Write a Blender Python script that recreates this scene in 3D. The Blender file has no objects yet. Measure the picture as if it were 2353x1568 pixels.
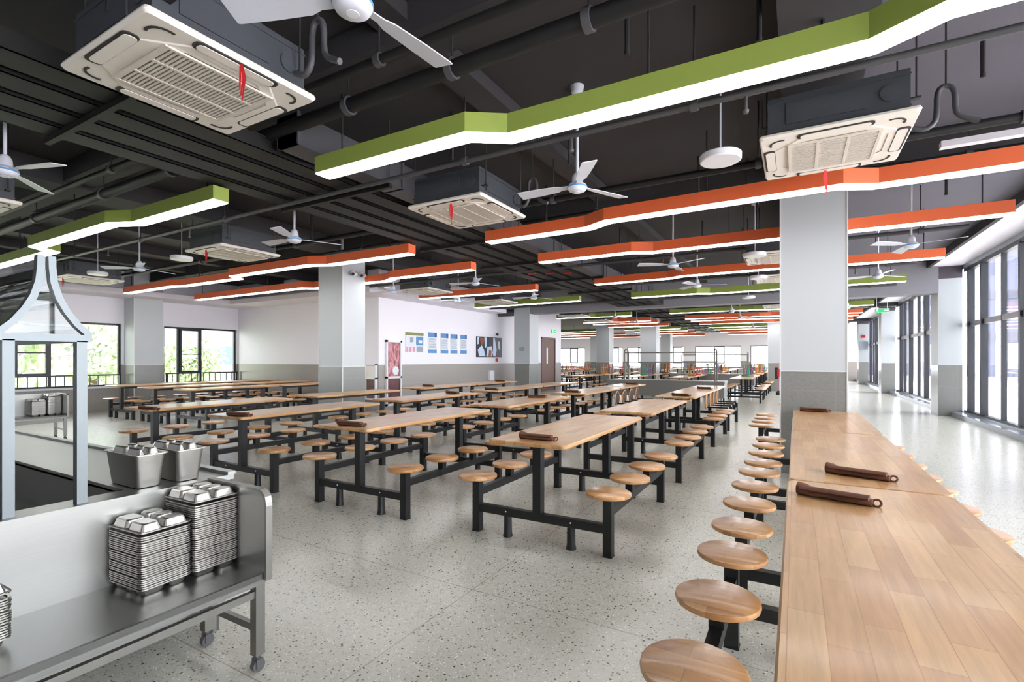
import bpy, bmesh, math, random
from mathutils import Vector, Matrix
random.seed(7)
PI = math.pi
S = bpy.context.scene
C = S.collection

# ------------------------------------------------------------------ camera, world, exposure
cam_d = bpy.data.cameras.new('camera'); cam = bpy.data.objects.new('camera', cam_d); C.objects.link(cam)
cam_d.sensor_width = 36.0; cam_d.lens = 1140 * 36.0 / 2353
cam_d.shift_y = 43.0 / 2353
cam_d.clip_start = 0.05; cam_d.clip_end = 300
cam.location = (0, 0, 1.37); cam.rotation_euler = (PI / 2, 0, math.radians(29.75))
S.camera = cam
W = bpy.data.worlds.new('sky'); S.world = W; W.use_nodes = True
bg = W.node_tree.nodes['Background']; bg.inputs[0].default_value = (0.93, 0.945, 1.0, 1); bg.inputs[1].default_value = 5.8
sun_d = bpy.data.lights.new('sun', 'SUN'); sun_d.energy = 16.0; sun_d.angle = 0.02; sun_d.color = (1.0, 0.97, 0.93)
sun = bpy.data.objects.new('sun', sun_d); C.objects.link(sun); sun.rotation_euler = (math.radians(-50), 0, math.radians(0))
S.view_settings.view_transform = 'Standard'; S.view_settings.look = 'None'
S.view_settings.gamma = 1; S.view_settings.use_curve_mapping = False
S.view_settings.exposure = 1.0
LED_POWER = 7.0
try:
    S.cycles.use_denoising = True
    S.cycles.max_bounces = 10; S.cycles.diffuse_bounces = 6; S.cycles.glossy_bounces = 5
    S.cycles.transparent_max_bounces = 16; S.cycles.sample_clamp_indirect = 6.0
    S.cycles.caustics_reflective = False; S.cycles.caustics_refractive = False
except Exception:
    pass

# ------------------------------------------------------------------ materials
def srgb(r, g, b):
    f = lambda c: (c / 12.92 if c <= 0.04045 else ((c + 0.055) / 1.055) ** 2.4)
    return (f(r / 255), f(g / 255), f(b / 255), 1)

class NT:
    def __init__(s, name):
        m = bpy.data.materials.new(name); m.use_nodes = True; s.m = m; s.t = m.node_tree; s.n = s.t.nodes
        s.b = s.n['Principled BSDF']; s.out = s.n['Material Output']
    def add(s, kind, **kw):
        n = s.n.new(kind)
        for k, v in kw.items(): setattr(n, k, v)
        return n
    def link(s, a, b): s.t.links.new(a, b)
    def math(s, op, a, b=None, c=None):
        n = s.add('ShaderNodeMath', operation=op)
        for i, v in enumerate((a, b, c)):
            if v is None: continue
            if isinstance(v, (int, float)): n.inputs[i].default_value = v
            else: s.link(v, n.inputs[i])
        return n.outputs[0]
    def mix(s, fac, a, b):
        n = s.add('ShaderNodeMix', data_type='RGBA')
        for sock, v in ((n.inputs[0], fac), (n.inputs[6], a), (n.inputs[7], b)):
            if isinstance(v, (int, float)): sock.default_value = v
            elif isinstance(v, tuple): sock.default_value = v
            else: s.link(v, sock)
        return n.outputs[2]
    def noise(s, vec, scale, detail=3, rough=0.5):
        n = s.add('ShaderNodeTexNoise'); n.inputs['Scale'].default_value = scale
        n.inputs['Detail'].default_value = detail; n.inputs['Roughness'].default_value = rough
        if vec is not None: s.link(vec, n.inputs['Vector'])
        return n.outputs['Fac']
    def mapping(s, vec, scale=(1, 1, 1), rot=(0, 0, 0), loc=(0, 0, 0)):
        n = s.add('ShaderNodeMapping'); n.inputs['Scale'].default_value = scale
        n.inputs['Rotation'].default_value = rot; n.inputs['Location'].default_value = loc
        s.link(vec, n.inputs['Vector']); return n.outputs[0]
    def base(s, v):
        if isinstance(v, tuple): s.b.inputs['Base Color'].default_value = v
        else: s.link(v, s.b.inputs['Base Color'])
    def rough(s, v):
        if isinstance(v, (int, float)): s.b.inputs['Roughness'].default_value = v
        else: s.link(v, s.b.inputs['Roughness'])
    def bump(s, h, strength=0.1, dist=0.01):
        n = s.add('ShaderNodeBump'); n.inputs['Strength'].default_value = strength; n.inputs['Distance'].default_value = dist
        s.link(h, n.inputs['Height']); s.link(n.outputs[0], s.b.inputs['Normal'])

def plain(name, col, rough=0.5, metal=0.0, var=0.06, scale=8.0, spec=0.5):
    t = NT(name); tc = t.add('ShaderNodeTexCoord')
    f = t.noise(tc.outputs['Object'], scale, 3)
    c2 = tuple(min(1, x * (1 + var)) for x in col[:3]) + (1,); c1 = tuple(x * (1 - var) for x in col[:3]) + (1,)
    t.base(t.mix(f, c1, c2)); t.rough(rough); t.b.inputs['Metallic'].default_value = metal
    t.b.inputs['Specular IOR Level'].default_value = spec
    return t.m

def emit(name, col, power):
    t = NT(name); t.n.remove(t.b); e = t.add('ShaderNodeEmission'); e.inputs[0].default_value = col; e.inputs[1].default_value = power
    t.link(e.outputs[0], t.out.inputs[0]); return t.m

def wood(name, cA, cB, stave=(0.36, 0.074), rough=0.30, along='y', coat=0.25):
    t = NT(name); tc = t.add('ShaderNodeTexCoord'); oi = t.add('ShaderNodeObjectInfo')
    sh = t.add('ShaderNodeVectorMath', operation='SCALE'); t.link(oi.outputs['Location'], sh.inputs[0]); sh.inputs['Scale'].default_value = 3.7
    ad = t.add('ShaderNodeVectorMath', operation='ADD'); t.link(tc.outputs['Object'], ad.inputs[0]); t.link(sh.outputs[0], ad.inputs[1])
    v = ad.outputs[0]
    rv = t.mapping(v, rot=(0, 0, PI / 2 if along == 'y' else 0))
    br = t.add('ShaderNodeTexBrick'); br.offset = 0.37; br.offset_frequency = 2
    br.inputs['Scale'].default_value = 1.0; br.inputs['Mortar Size'].default_value = 0.0012; br.inputs['Mortar Smooth'].default_value = 0.3
    br.inputs['Brick Width'].default_value = stave[0]; br.inputs['Row Height'].default_value = stave[1]
    br.inputs['Color1'].default_value = cA; br.inputs['Color2'].default_value = cB
    br.inputs['Mortar'].default_value = tuple(x * 0.86 for x in cB[:3]) + (1,)
    t.link(rv, br.inputs['Vector'])
    gv = t.mapping(v, scale=(17, 1.1, 17) if along == 'y' else (1.1, 17, 17))
    g = t.noise(gv, 3.0, 6, 0.68)
    wv = t.noise(t.mapping(v, scale=(7, 0.9, 7) if along == 'y' else (0.9, 7, 7)), 2.0, 3)
    k = t.math('ADD', t.math('MULTIPLY', g, 0.75), t.math('MULTIPLY', wv, 0.45))
    k = t.math('ADD', k, 0.40)
    sc = t.add('ShaderNodeVectorMath', operation='SCALE'); t.link(br.outputs['Color'], sc.inputs[0]); t.link(k, sc.inputs['Scale'])
    t.link(sc.outputs[0], t.b.inputs['Base Color']); t.rough(rough)
    t.b.inputs['Coat Weight'].default_value = coat; t.b.inputs['Coat Roughness'].default_value = 0.12
    return t.m

M = {}
M['wood_top'] = wood('butcher_block_wood', srgb(200, 160, 112), srgb(176, 130, 84))
M['wood_seat'] = wood('seat_wood', srgb(206, 158, 106), srgb(176, 124, 74), stave=(0.5, 0.07), along='x')
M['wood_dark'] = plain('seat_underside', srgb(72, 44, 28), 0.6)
M['black'] = plain('black_steel', srgb(19, 20, 22), 0.45)
M['rod'] = plain('black_rod', srgb(40, 40, 42), 0.5)
M['white'] = plain('white_enamel', srgb(226, 227, 232), 0.35)
M['fanwhite'] = plain('fan_white', srgb(208, 212, 222), 0.4)
M['blue'] = plain('fan_blue', srgb(80, 140, 190), 0.4)
M['cream'] = plain('cream_plastic', srgb(232, 227, 217), 0.45)
M['grille'] = plain('grille_beige', srgb(214, 207, 196), 0.5)
M['slot'] = plain('slot_dark', srgb(40, 38, 36), 0.6)
M['acbody'] = plain('air_unit_grey', srgb(62, 66, 72), 0.5)
M['ceil'] = plain('ceiling_black_paint', srgb(47, 46, 48), 0.75, var=0.1, scale=1.5)
M['ceil_daylit'] = plain('ceiling_black_daylit', srgb(92, 90, 99), 0.75, var=0.08, scale=1.5)  # black ceiling lightened: daylight from the right windows put into its colour
M['beam'] = plain('beam_black_paint', srgb(50, 49, 51), 0.75, var=0.1, scale=1.5)
M['bulk'] = plain('bulkhead_grey', srgb(146, 145, 151), 0.6)
M['tray'] = plain('cable_tray_black', srgb(14, 14, 15), 0.6)
M['duct'] = plain('duct_grey', srgb(70, 70, 74), 0.5)
M['green'] = plain('green_paint', srgb(144, 162, 74), 0.5, var=0.03)
M['orange'] = plain('orange_paint', srgb(232, 108, 60), 0.5, var=0.03)
M['led'] = emit('led_diffuser', (0.99, 0.99, 1.0, 1), LED_POWER)
M['red'] = plain('red_ribbon', srgb(190, 24, 28), 0.6)
M['soffit'] = plain('soffit_white', srgb(232, 229, 236), 0.6)
M['pierdark'] = plain('pier_head_grey', srgb(84, 78, 86), 0.7)
M['darkframe'] = plain('dark_window_frame', srgb(38, 41, 48), 0.4)
M['greyframe'] = plain('grey_window_frame', srgb(120, 118, 124), 0.4)
M['sill'] = plain('stone_sill', srgb(150, 158, 168), 0.12)
M['sillwhite'] = plain('white_sill', srgb(216, 216, 222), 0.3)
M['strip'] = plain('corner_strip', srgb(214, 216, 214), 0.35, metal=0.0)
M['cloth'] = plain('brown_cloth', srgb(92, 56, 38), 0.9, var=0.25, scale=60)
M['paper'] = plain('white_paper', srgb(236, 236, 240), 0.7)
M['brown_door'] = plain('brown_door', srgb(112, 88, 80), 0.5)
M['rubber'] = plain('grey_rubber', srgb(82, 82, 84), 0.7)

def steel(name, col, rough=0.3, stretch=(2, 60, 60)):
    t = NT(name); tc = t.add('ShaderNodeTexCoord')
    f = t.noise(t.mapping(tc.outputs['Object'], scale=stretch), 3.0, 4, 0.6)
    t.base(t.mix(f, tuple(x * 0.86 for x in col[:3]) + (1,), col)); t.b.inputs['Metallic'].default_value = 1.0
    t.rough(t.math('ADD', t.math('MULTIPLY', f, 0.12), rough - 0.06)); t.bump(f, 0.02, 0.0005)
    return t.m
M['steel'] = steel('brushed_steel', srgb(166, 166, 163), 0.36)
M['steel_y'] = steel('brushed_steel_long', srgb(158, 158, 155), 0.34, (60, 2, 60))
M['tray_steel'] = steel('tray_steel', srgb(188, 186, 180), 0.34, (6, 6, 6))
M['tube_steel'] = steel('satin_tube_steel', srgb(146, 144, 139), 0.42, (30, 30, 3))

M['canopy_steel'] = steel('canopy_steel', srgb(122, 128, 130), 0.5, (30, 30, 3))
def wall_mat(name, paint, tile, zsplit=1.235, horizontal='x'):
    t = NT(name); geo = t.add('ShaderNodeNewGeometry'); sp = t.add('ShaderNodeSeparateXYZ'); t.link(geo.outputs['Position'], sp.inputs[0])
    f = t.math('GREATER_THAN', sp.outputs[2], zsplit)
    n1 = t.noise(geo.outputs['Position'], 55, 4, 0.7); n2 = t.noise(geo.outputs['Position'], 1.2, 2)
    tl = t.mix(t.math('MULTIPLY', n1, 1.0), tuple(x * 0.72 for x in tile[:3]) + (1,), tuple(min(1, x * 1.22) for x in tile[:3]) + (1,))
    # tile joints: 0.6 wide, 0.3 high
    def joint(sock, step):
        m = t.math('FRACT', t.math('DIVIDE', t.math('ADD', sock, 50.0), step))
        return t.math('LESS_THAN', m, 0.004 / step)
    j = t.math('MAXIMUM', joint(sp.outputs[2], 0.3), t.math('MAXIMUM', joint(sp.outputs[0], 0.6), joint(sp.outputs[1], 0.6)))
    tl = t.mix(t.math('MULTIPLY', j, 0.35), tl, tuple(min(1, x * 1.5) for x in tile[:3]) + (1,))
    pt = t.mix(n2, tuple(x * 0.97 for x in paint[:3]) + (1,), paint)
    t.base(t.mix(f, tl, pt)); t.rough(t.math('ADD', t.math('MULTIPLY', f, 0.22), 0.26))
    return t.m
M['wall'] = wall_mat('wall_white_over_tile', srgb(234, 233, 240), srgb(158, 152, 148))
M['column'] = wall_mat('column_white_over_tile', srgb(190, 196, 199), srgb(132, 133, 130))

def terrazzo():
    t = NT('terrazzo'); geo = t.add('ShaderNodeNewGeometry'); P = geo.outputs['Position']
    sp = t.add('ShaderNodeSeparateXYZ'); t.link(P, sp.inputs[0])
    base = t.mix(t.noise(P, 26, 3), srgb(185, 183, 170), srgb(207, 206, 195))
    def chips(scale, thr, share, col, b):
        v = t.add('ShaderNodeTexVoronoi'); v.inputs['Scale'].default_value = scale; v.inputs['Randomness'].default_value = 1.0
        nz = t.add('ShaderNodeTexNoise'); nz.inputs['Scale'].default_value = scale * 1.6; t.link(P, nz.inputs['Vector'])
        mx = t.add('ShaderNodeVectorMath', operation='MULTIPLY_ADD'); t.link(nz.outputs['Color'], mx.inputs[0]); mx.inputs[1].default_value = (0.7 / scale,) * 3; t.link(P, mx.inputs[2])
        t.link(mx.outputs[0], v.inputs['Vector'])
        se = t.add('ShaderNodeSeparateColor'); t.link(v.outputs['Color'], se.inputs[0])
        f = t.math('MULTIPLY', t.math('LESS_THAN', v.outputs['Distance'], thr), t.math('LESS_THAN', se.outputs[0], share))
        return t.mix(f, b, col)
    base = chips(75, 0.34, 0.45, srgb(176, 170, 154), base)
    base = chips(58, 0.30, 0.22, srgb(128, 118, 100), base)
    base = chips(44, 0.24, 0.16, srgb(72, 68, 62), base)
    base = chips(90, 0.30, 0.25, srgb(236, 234, 228), base)
    def joint(sock, off, step, w):
        m = t.math('FRACT', t.math('DIVIDE', t.math('ADD', sock, 60 * step - off), step))
        return t.math('LESS_THAN', m, w / step)
    j = t.math('MAXIMUM', joint(sp.outputs[0], -1.675, 2.3, 0.006), joint(sp.outputs[1], 1.295, 1.15, 0.006))
    base = t.mix(t.math('MULTIPLY', j, 0.55), base, srgb(120, 106, 84))
    t.base(base); t.rough(t.math('ADD', 0.20, t.math('MULTIPLY', t.noise(P, 40, 3), 0.06)))
    t.b.inputs['Specular IOR Level'].default_value = 0.6
    return t.m
M['floor'] = terrazzo()

def glass(name, tint=(0.97, 0.985, 0.99, 1), refl=0.09):
    t = NT(name); t.n.remove(t.b)
    tr = t.add('ShaderNodeBsdfTransparent'); tr.inputs[0].default_value = tint
    gl = t.add('ShaderNodeBsdfGlossy'); gl.inputs['Roughness'].default_value = 0.02
    lw = t.add('ShaderNodeFresnel'); lw.inputs[0].default_value = 1.45
    mx = t.add('ShaderNodeMixShader'); t.link(t.math('MULTIPLY', lw.outputs[0], refl / 0.04), mx.inputs[0])
    t.link(tr.outputs[0], mx.inputs[1]); t.link(gl.outputs[0], mx.inputs[2]); t.link(mx.outputs[0], t.out.inputs[0])
    return t.m
M['glass'] = glass('window_glass', refl=0.03)
M['canopy_glass'] = glass('canopy_glass', (0.93, 0.96, 0.955, 1), 0.10)

def leaf_mat():
    t = NT('leaves'); tc = t.add('ShaderNodeTexCoord')
    f = t.noise(tc.outputs['Object'], 2.2, 4)
    t.base(t.mix(f, srgb(136, 156, 112), srgb(200, 210, 178))); t.rough(0.6)
    return t.m
M['leaf'] = leaf_mat()
M['bark'] = plain('bark', srgb(96, 80, 64), 0.9)
M['grass'] = plain('grass', srgb(176, 182, 156), 0.9, var=0.2, scale=2)
M['paving'] = plain('paving', srgb(226, 220, 222), 0.8)
M['facade'] = plain('pale_facade', srgb(118, 118, 132), 0.7)
M['curtainwall'] = plain('curtain_wall_blue', srgb(126, 130, 152), 0.3)
M['facadeglass'] = plain('facade_glass', srgb(72, 98, 130), 0.2)

# ------------------------------------------------------------------ mesh helpers
class MB:
    def __init__(s): s.v = []; s.f = []; s.sm = []
    def add(s, vs, fs, smooth=False):
        o = len(s.v); s.v += [tuple(p) for p in vs]; s.f += [tuple(i + o for i in f) for f in fs]; s.sm += [smooth] * len(fs); return s
    def box(s, x0, x1, y0, y1, z0, z1):
        vs = [(x, y, z) for z in (z0, z1) for y in (y0, y1) for x in (x0, x1)]
        return s.add(vs, [(0, 2, 3, 1), (4, 5, 7, 6), (0, 1, 5, 4), (2, 6, 7, 3), (0, 4, 6, 2), (1, 3, 7, 5)])
    def cb(s, c, d): return s.box(c[0] - d[0] / 2, c[0] + d[0] / 2, c[1] - d[1] / 2, c[1] + d[1] / 2, c[2] - d[2] / 2, c[2] + d[2] / 2)
    def bar(s, p, q, w, h=None, up=(0, 0, 1)):
        h = h or w; p = Vector(p); q = Vector(q); d = (q - p).normalized(); u = Vector(up)
        if abs(d.dot(u)) > 0.98: u = Vector((1, 0, 0))
        r = d.cross(u).normalized(); u = r.cross(d).normalized(); vs = []
        for e in (p, q):
            for a, b in ((-1, -1), (1, -1), (1, 1), (-1, 1)): vs.append(e + r * a * w / 2 + u * b * h / 2)
        return s.add(vs, [(3, 2, 1, 0), (4, 5, 6, 7), (0, 1, 5, 4), (1, 2, 6, 5), (2, 3, 7, 6), (3, 0, 4, 7)])
    def tube(s, pts, r, n=10, closed=False):
        pts = [Vector(p) for p in pts]; rings = []; prev = None
        for i, p in enumerate(pts):
            a = pts[(i - 1) % len(pts)] if (i or closed) else p; b = pts[(i + 1) % len(pts)] if (i < len(pts) - 1 or closed) else p
            d = (b - a).normalized()
            if prev is None:
                u = Vector((0, 0, 1)) if abs(d.z) < 0.9 else Vector((1, 0, 0)); prev = (u - d * u.dot(d)).normalized()
            else: prev = (prev - d * prev.dot(d)).normalized()
            w = d.cross(prev); rr = r[i] if isinstance(r, (list, tuple)) else r
            rings.append([p + (prev * math.cos(2 * PI * k / n) + w * math.sin(2 * PI * k / n)) * rr for k in range(n)])
        vs = [v for g in rings for v in g]; fs = []; m = len(rings)
        for i in range(m if closed else m - 1):
            for k in range(n):
                a = i * n + k; b = i * n + (k + 1) % n; c = ((i + 1) % m) * n + (k + 1) % n; d = ((i + 1) % m) * n + k
                fs.append((a, b, c, d))
        if not closed: fs += [tuple(range(n - 1, -1, -1)), tuple(range((m - 1) * n, m * n))]
        return s.add(vs, fs, True)
    def cyl(s, p, q, r, n=16): return s.tube([p, q], r, n)
    def lathe(s, prof, c=(0, 0, 0), n=28):
        vs = []; fs = []; m = len(prof)
        for k in range(n):
            a = 2 * PI * k / n
            for r, z in prof: vs.append((c[0] + r * math.cos(a), c[1] + r * math.sin(a), c[2] + z))
        for k in range(n):
            for i in range(m - 1):
                a = k * m + i; b = ((k + 1) % n) * m + i; fs.append((a, b, b + 1, a + 1))
        if prof[0][0] > 1e-6: fs.append(tuple(k * m for k in range(n - 1, -1, -1)))
        if prof[-1][0] > 1e-6: fs.append(tuple(k * m + m - 1 for k in range(n)))
        return s.add(vs, fs, True)
    def prism(s, poly, z0, z1):
        n = len(poly); vs = [(x, y, z0) for x, y in poly] + [(x, y, z1) for x, y in poly]
        return s.add(vs, [tuple(range(n - 1, -1, -1)), tuple(range(n, 2 * n))] + [(i, (i + 1) % n, n + (i + 1) % n, n + i) for i in range(n)])
    def loft(s, rings, cap=True):
        n = len(rings[0]); vs = [p for r in rings for p in r]; fs = []
        for i in range(len(rings) - 1):
            for k in range(n): fs.append((i * n + k, i * n + (k + 1) % n, (i + 1) * n + (k + 1) % n, (i + 1) * n + k))
        if cap: fs += [tuple(range(n - 1, -1, -1)), tuple(range((len(rings) - 1) * n, len(rings) * n))]
        return s.add(vs, fs, True)
    def xf(s, mat):
        s.v = [tuple(mat @ Vector(p)) for p in s.v]; return s
    def mesh(s, name, mat):
        me = bpy.data.meshes.new(name); me.from_pydata(s.v, [], s.f); me.materials.append(M[mat] if isinstance(mat, str) else mat)
        if any(s.sm):
            me.polygons.foreach_set('use_smooth', s.sm); me.update()
            try: me.set_sharp_from_angle(angle=math.radians(38))
            except Exception: pass
        bm = bmesh.new(); bm.from_mesh(me); bmesh.ops.recalc_face_normals(bm, faces=bm.faces); bm.to_mesh(me); bm.free()
        me.update(); return me

def rrect(x0, x1, y0, y1, r, n=5):
    out = []
    for cx, cy, a0 in ((x1 - r, y1 - r, 0), (x0 + r, y1 - r, PI / 2), (x0 + r, y0 + r, PI), (x1 - r, y0 + r, 1.5 * PI)):
        for k in range(n + 1):
            a = a0 + PI / 2 * k / n; out.append((cx + r * math.cos(a), cy + r * math.sin(a)))
    return out

def ob(name, mb, mat, parent=None, loc=(0, 0, 0), rot=(0, 0, 0)):
    me = mb.mesh(name, mat) if isinstance(mb, MB) else mb
    o = bpy.data.objects.new(name, me); C.objects.link(o); o.location = loc; o.rotation_euler = rot
    if parent: o.parent = parent
    return o
def tag(o, label, cat, group=None, kind=None):
    o['label'] = label; o['category'] = cat
    if group: o['group'] = group
    if kind: o['kind'] = kind
    return o
def thing(name, label, cat, loc=(0, 0, 0), rz=0, group=None):
    o = bpy.data.objects.new(name, None); C.objects.link(o); o.location = loc; o.rotation_euler = (0, 0, rz); o.empty_display_size = 0.1
    return tag(o, label, cat, group)
def struct(name, mb, mat, parent=None):
    o = ob(name, mb, mat, parent)
    if not parent: o['kind'] = 'structure'
    return o
def copy_tree(o, parent=None):
    c = o.copy(); C.objects.link(c)
    if parent: c.parent = parent
    for ch in o.children: copy_tree(ch, c)
    return c
def dup(root, loc, rz=None, label=None, group=None):
    c = copy_tree(root); c.location = loc
    if rz is not None: c.rotation_euler = (0, 0, rz)
    if label: c['label'] = label
    if group: c['group'] = group
    return c
ORD = ['first', 'second', 'third', 'fourth', 'fifth', 'sixth', 'seventh', 'eighth', 'ninth', 'tenth', 'eleventh', 'twelfth']

# ------------------------------------------------------------------ room shell
SLAB = 3.78; XL = -15.85; XR = 3.5; YB = 9.65; XP = -9.58; YP = 21.4; YF = 38.5; YN = -4.0
struct('floor', MB().box(-18.2, 3.75, YN - .2, YF + .3, -0.12, 0), 'floor')
struct('ceiling', MB().box(-18.2, .45, YN - .2, YF + .3, SLAB, SLAB + .15), 'ceil')
struct('ceiling_aisle', MB().box(.45, 3.9, YN - .2, YF + .3, SLAB, SLAB + .15), 'ceil_daylit')  # aisle part of the slab, split off to carry the painted daylight
# left wall with two window openings
struct('wall_left', MB().box(XL - .25, XL, YN, YB, 0, .66).box(XL - .25, XL, YN, YB, 2.34, SLAB).box(XL - .25, XL, YN, -1.2, .66, 2.34)
       .box(XL - .25, XL, 6.43, 7.46, .66, 2.34).box(XL - .25, XL, 9.62, YB, .66, 2.34), 'wall')
struct('wall_back', MB().box(XL - .25, XP, YB, YB + .25, 0, SLAB), 'wall')
struct('wall_inner', MB().box(XP - .25, XP, YB + .25, 19.3, 0, SLAB).box(XP - .25, XP, 20.75, YP, 0, SLAB).box(XP - .25, XP, 19.3, 20.75, 2.36, SLAB), 'wall')
struct('wall_hall', MB().box(-18.2, XP - .25, YP - .25, YP, 0, SLAB), 'wall')
struct('wall_hall_left', MB().box(-18.2, -18.0, YP, YF, 0, SLAB), 'wall')
struct('wall_near', MB().box(XL - .25, XR + .2, YN - .2, YN, 0, SLAB), 'wall')
fw = [(-17.4, -15.1), (-14.0, -11.9), (-11.55, -9.5), (-8.9, -7.2), (-6.45, -3.35), (-2.75, 0.3), (0.9, 2.9)]
wf = MB().box(-18.2, XR + .2, YF, YF + .25, 0, .78).box(-18.2, XR + .2, YF, YF + .25, 2.36, SLAB)
xs = [-18.2] + [v for w in fw for v in w] + [XR + .2]
for i in range(0, len(xs), 2): wf.box(xs[i], xs[i + 1], YF, YF + .25, .78, 2.36)
struct('wall_far', wf, 'wall')
# right window wall: piers and kerb, head
piers = [(-1.9, -1.2), (6.83, 7.5), (15.75, 16.45), (25.0, 25.75), (33.4, 34.1)]
for i, (a, b) in enumerate(piers):
    struct('column_right', MB().box(3.03, 3.49, a, b, 0, 3.35), 'column')
    struct('column_right_head', MB().box(3.03, 3.49, a, b, 3.35, 3.65), 'pierdark')
struct('wall_right', MB().box(XR, XR + .25, YN, YF, 3.55, SLAB).box(XR, XR + .25, YN, YF, -0.05, .13), 'sill')
struct('trim_1', MB().box(3.28, XR, YN, YF, 0, .11), 'sill')
struct('trim_2', MB().box(2.86, XR, YN, YF, 3.65, 3.70), 'soffit')
struct('trim_6', MB().box(2.79, 2.86, YN, YF, 3.62, SLAB), 'beam')
# perimeter soffits
struct('trim_3', MB().box(XL, -14.75, YN, YB, 3.03, 3.13).box(-14.75, -14.72, YN, YB, 3.03, 3.16), 'soffit')
struct('trim_4', MB().box(-14.75, XP, 8.75, YB, 3.03, 3.13).box(-14.75, -9.0, 8.72, 8.75, 3.03, 3.16), 'soffit')
struct('trim_5', MB().box(XP, -9.0, 8.75, 15.3, 3.03, 3.13).box(-9.0, -8.97, 8.72, 15.3, 3.03, 3.16), 'soffit')
# columns
def column(x0, x1, y0, y1, top=SLAB):
    struct('column', MB().box(x0, x1, y0, y1, 0, top), 'column')
    for cx, cy in ((x0, y0), (x1, y0)):
        struct('column_edge', MB().cb((cx, cy, (SLAB - .004) / 2), (.014, .014, SLAB - .004)), 'strip')
    struct('column_band', MB().box(x0 - .006, x1 + .006, y0 - .006, y1 + .006, 1.228, 1.242), 'strip')
column(-.16, .515, 6.83, 7.40)
column(-8.435, -7.75, 6.83, 7.42)
column(-8.82, -8.2, 15.6, 16.3)
column(-8.94, -8.24, 24.4, 25.1)
column(-1.05, -.36, 24.4, 25.1)
column(-6.79, -6.0, 24.9, 25.6)
column(-7.7, -7.1, 33.2, 33.9)
column(XL, -15.3, 6.48, 7.18)
column(-12.6, -12.0, 33.2, 33.9)
# beams
B = lambda *a: struct('beam', MB().box(*a), 'beam')
B(-18, 3.5, 6.86, 7.36, 3.5, SLAB - .002); B(-18, 3.5, -2.0, -1.5, 3.5, SLAB - .002)
B(-8.9, 3.5, 24.5, 25.0, 3.5, SLAB - .002); B(-8.9, 3.5, 33.3, 33.8, 3.5, SLAB - .002)
B(-.1, .45, YN, YF, 3.52, SLAB - .004); B(-8.4, -7.8, YN, YF, 3.52, SLAB - .004)
B(-14.7, 3.4, 2.55, 2.85, 3.56, SLAB - .006)
for x in (-6.25, -10.1, -11.95, -13.6): B(x - .13, x + .13, YN, YB - .02, 3.6, SLAB - .003)
for x in (-2.4,): B(x - .13, x + .13, YN, YF, 3.66, SLAB - .003)
struct('beam_bulkhead', MB().box(-8.82, -5.17, 15.62, 16.1, 3.0, SLAB - .002).box(-3.55, 3.02, 15.62, 16.1, 3.0, SLAB - .002).box(-5.17, -3.55, 15.62, 16.1, 3.0, 3.07).box(-5.17, -3.55, 15.62, 16.1, 3.45, SLAB - .002), 'bulk')
sb = MB().cyl((-9.56, 15.75, 3.08), (-8.84, 15.75, 3.08), .115, 20).box(-9.57, -8.84, 15.6, 15.9, 3.18, 3.23)
tag(ob('roller_shutter', sb, 'duct'), 'grey rolled shutter between the poster wall and the second white column', 'shutter')

# ------------------------------------------------------------------ windows
def pane_frame(mb, y0, y1, z0, z1, x, w=.05, d=.07):
    mb.box(x - d / 2, x + d / 2, y0, y0 + w, z0, z1).box(x - d / 2, x + d / 2, y1 - w, y1, z0, z1)
    mb.box(x - d / 2, x + d / 2, y0 + w, y1 - w, z0, z0 + w).box(x - d / 2, x + d / 2, y0 + w, y1 - w, z1 - w, z1); return mb
wn = 0
def left_window(y0, y1, sash):
    global wn; wn += 1
    x = XL - .12
    f = pane_frame(MB(), y0, y1, .66, 2.34, x)
    for s in sash: f.box(x - .035, x + .035, s - .03, s + .03, .71, 2.29)
    o = struct('window_%d' % wn, f, 'darkframe')
    ob('glass_pane', MB().box(x - .006, x + .006, y0 + .05, y1 - .05, .71, 2.29), 'glass', o)
    for a, b in zip(sash[::2], sash[1::2]):
        sm = pane_frame(MB(), a + .03, b - .03, .98, 2.29, x + .045, .055, .05).box(x + .03, x + .06, a + .08, b - .08, 1.52, 1.55)
        ob('casement_sash', sm, 'darkframe', o)
    ob('window_sill', MB().box(XL - .2, XL + .05, y0, y1, .62, .665), 'sillwhite', o)
    return o
left_window(-1.2, 6.43, (0.6, 1.25, 4.28, 4.95))
left_window(7.46, 9.62, (7.88, 8.52))
def railing(y0, y1, label):
    t = thing('window_railing', label, 'railing', (XL + .03, y0, .66))
    L = y1 - y0
    ob('top_rail', MB().box(-.025, .025, 0, L, .29, .325), 'darkframe', t)
    ob('bottom_rail', MB().box(-.012, .012, 0, L, .035, .055), 'darkframe', t)
    for k in range(int(L / 1.9) + 1): ob('rail_post', MB().box(-.022, .022, -.022, .022, 0, .30), 'darkframe', t, (0, .03 + k * (L - .06) / max(1, int(L / 1.9)), 0))
    n = int(L / .17); first = None
    for k in range(1, n):
        if first is None: first = ob('baluster', MB().box(-.009, .009, -.009, .009, .05, .295), 'darkframe', t, (0, k * L / n, 0))
        else:
            c = first.copy(); C.objects.link(c); c.location = (0, k * L / n, 0)
railing(-1.15, 6.4, 'black metal railing along the sill of the longer left window')
railing(7.49, 9.6, 'short black metal railing on the sill of the window by the far left corner')
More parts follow.
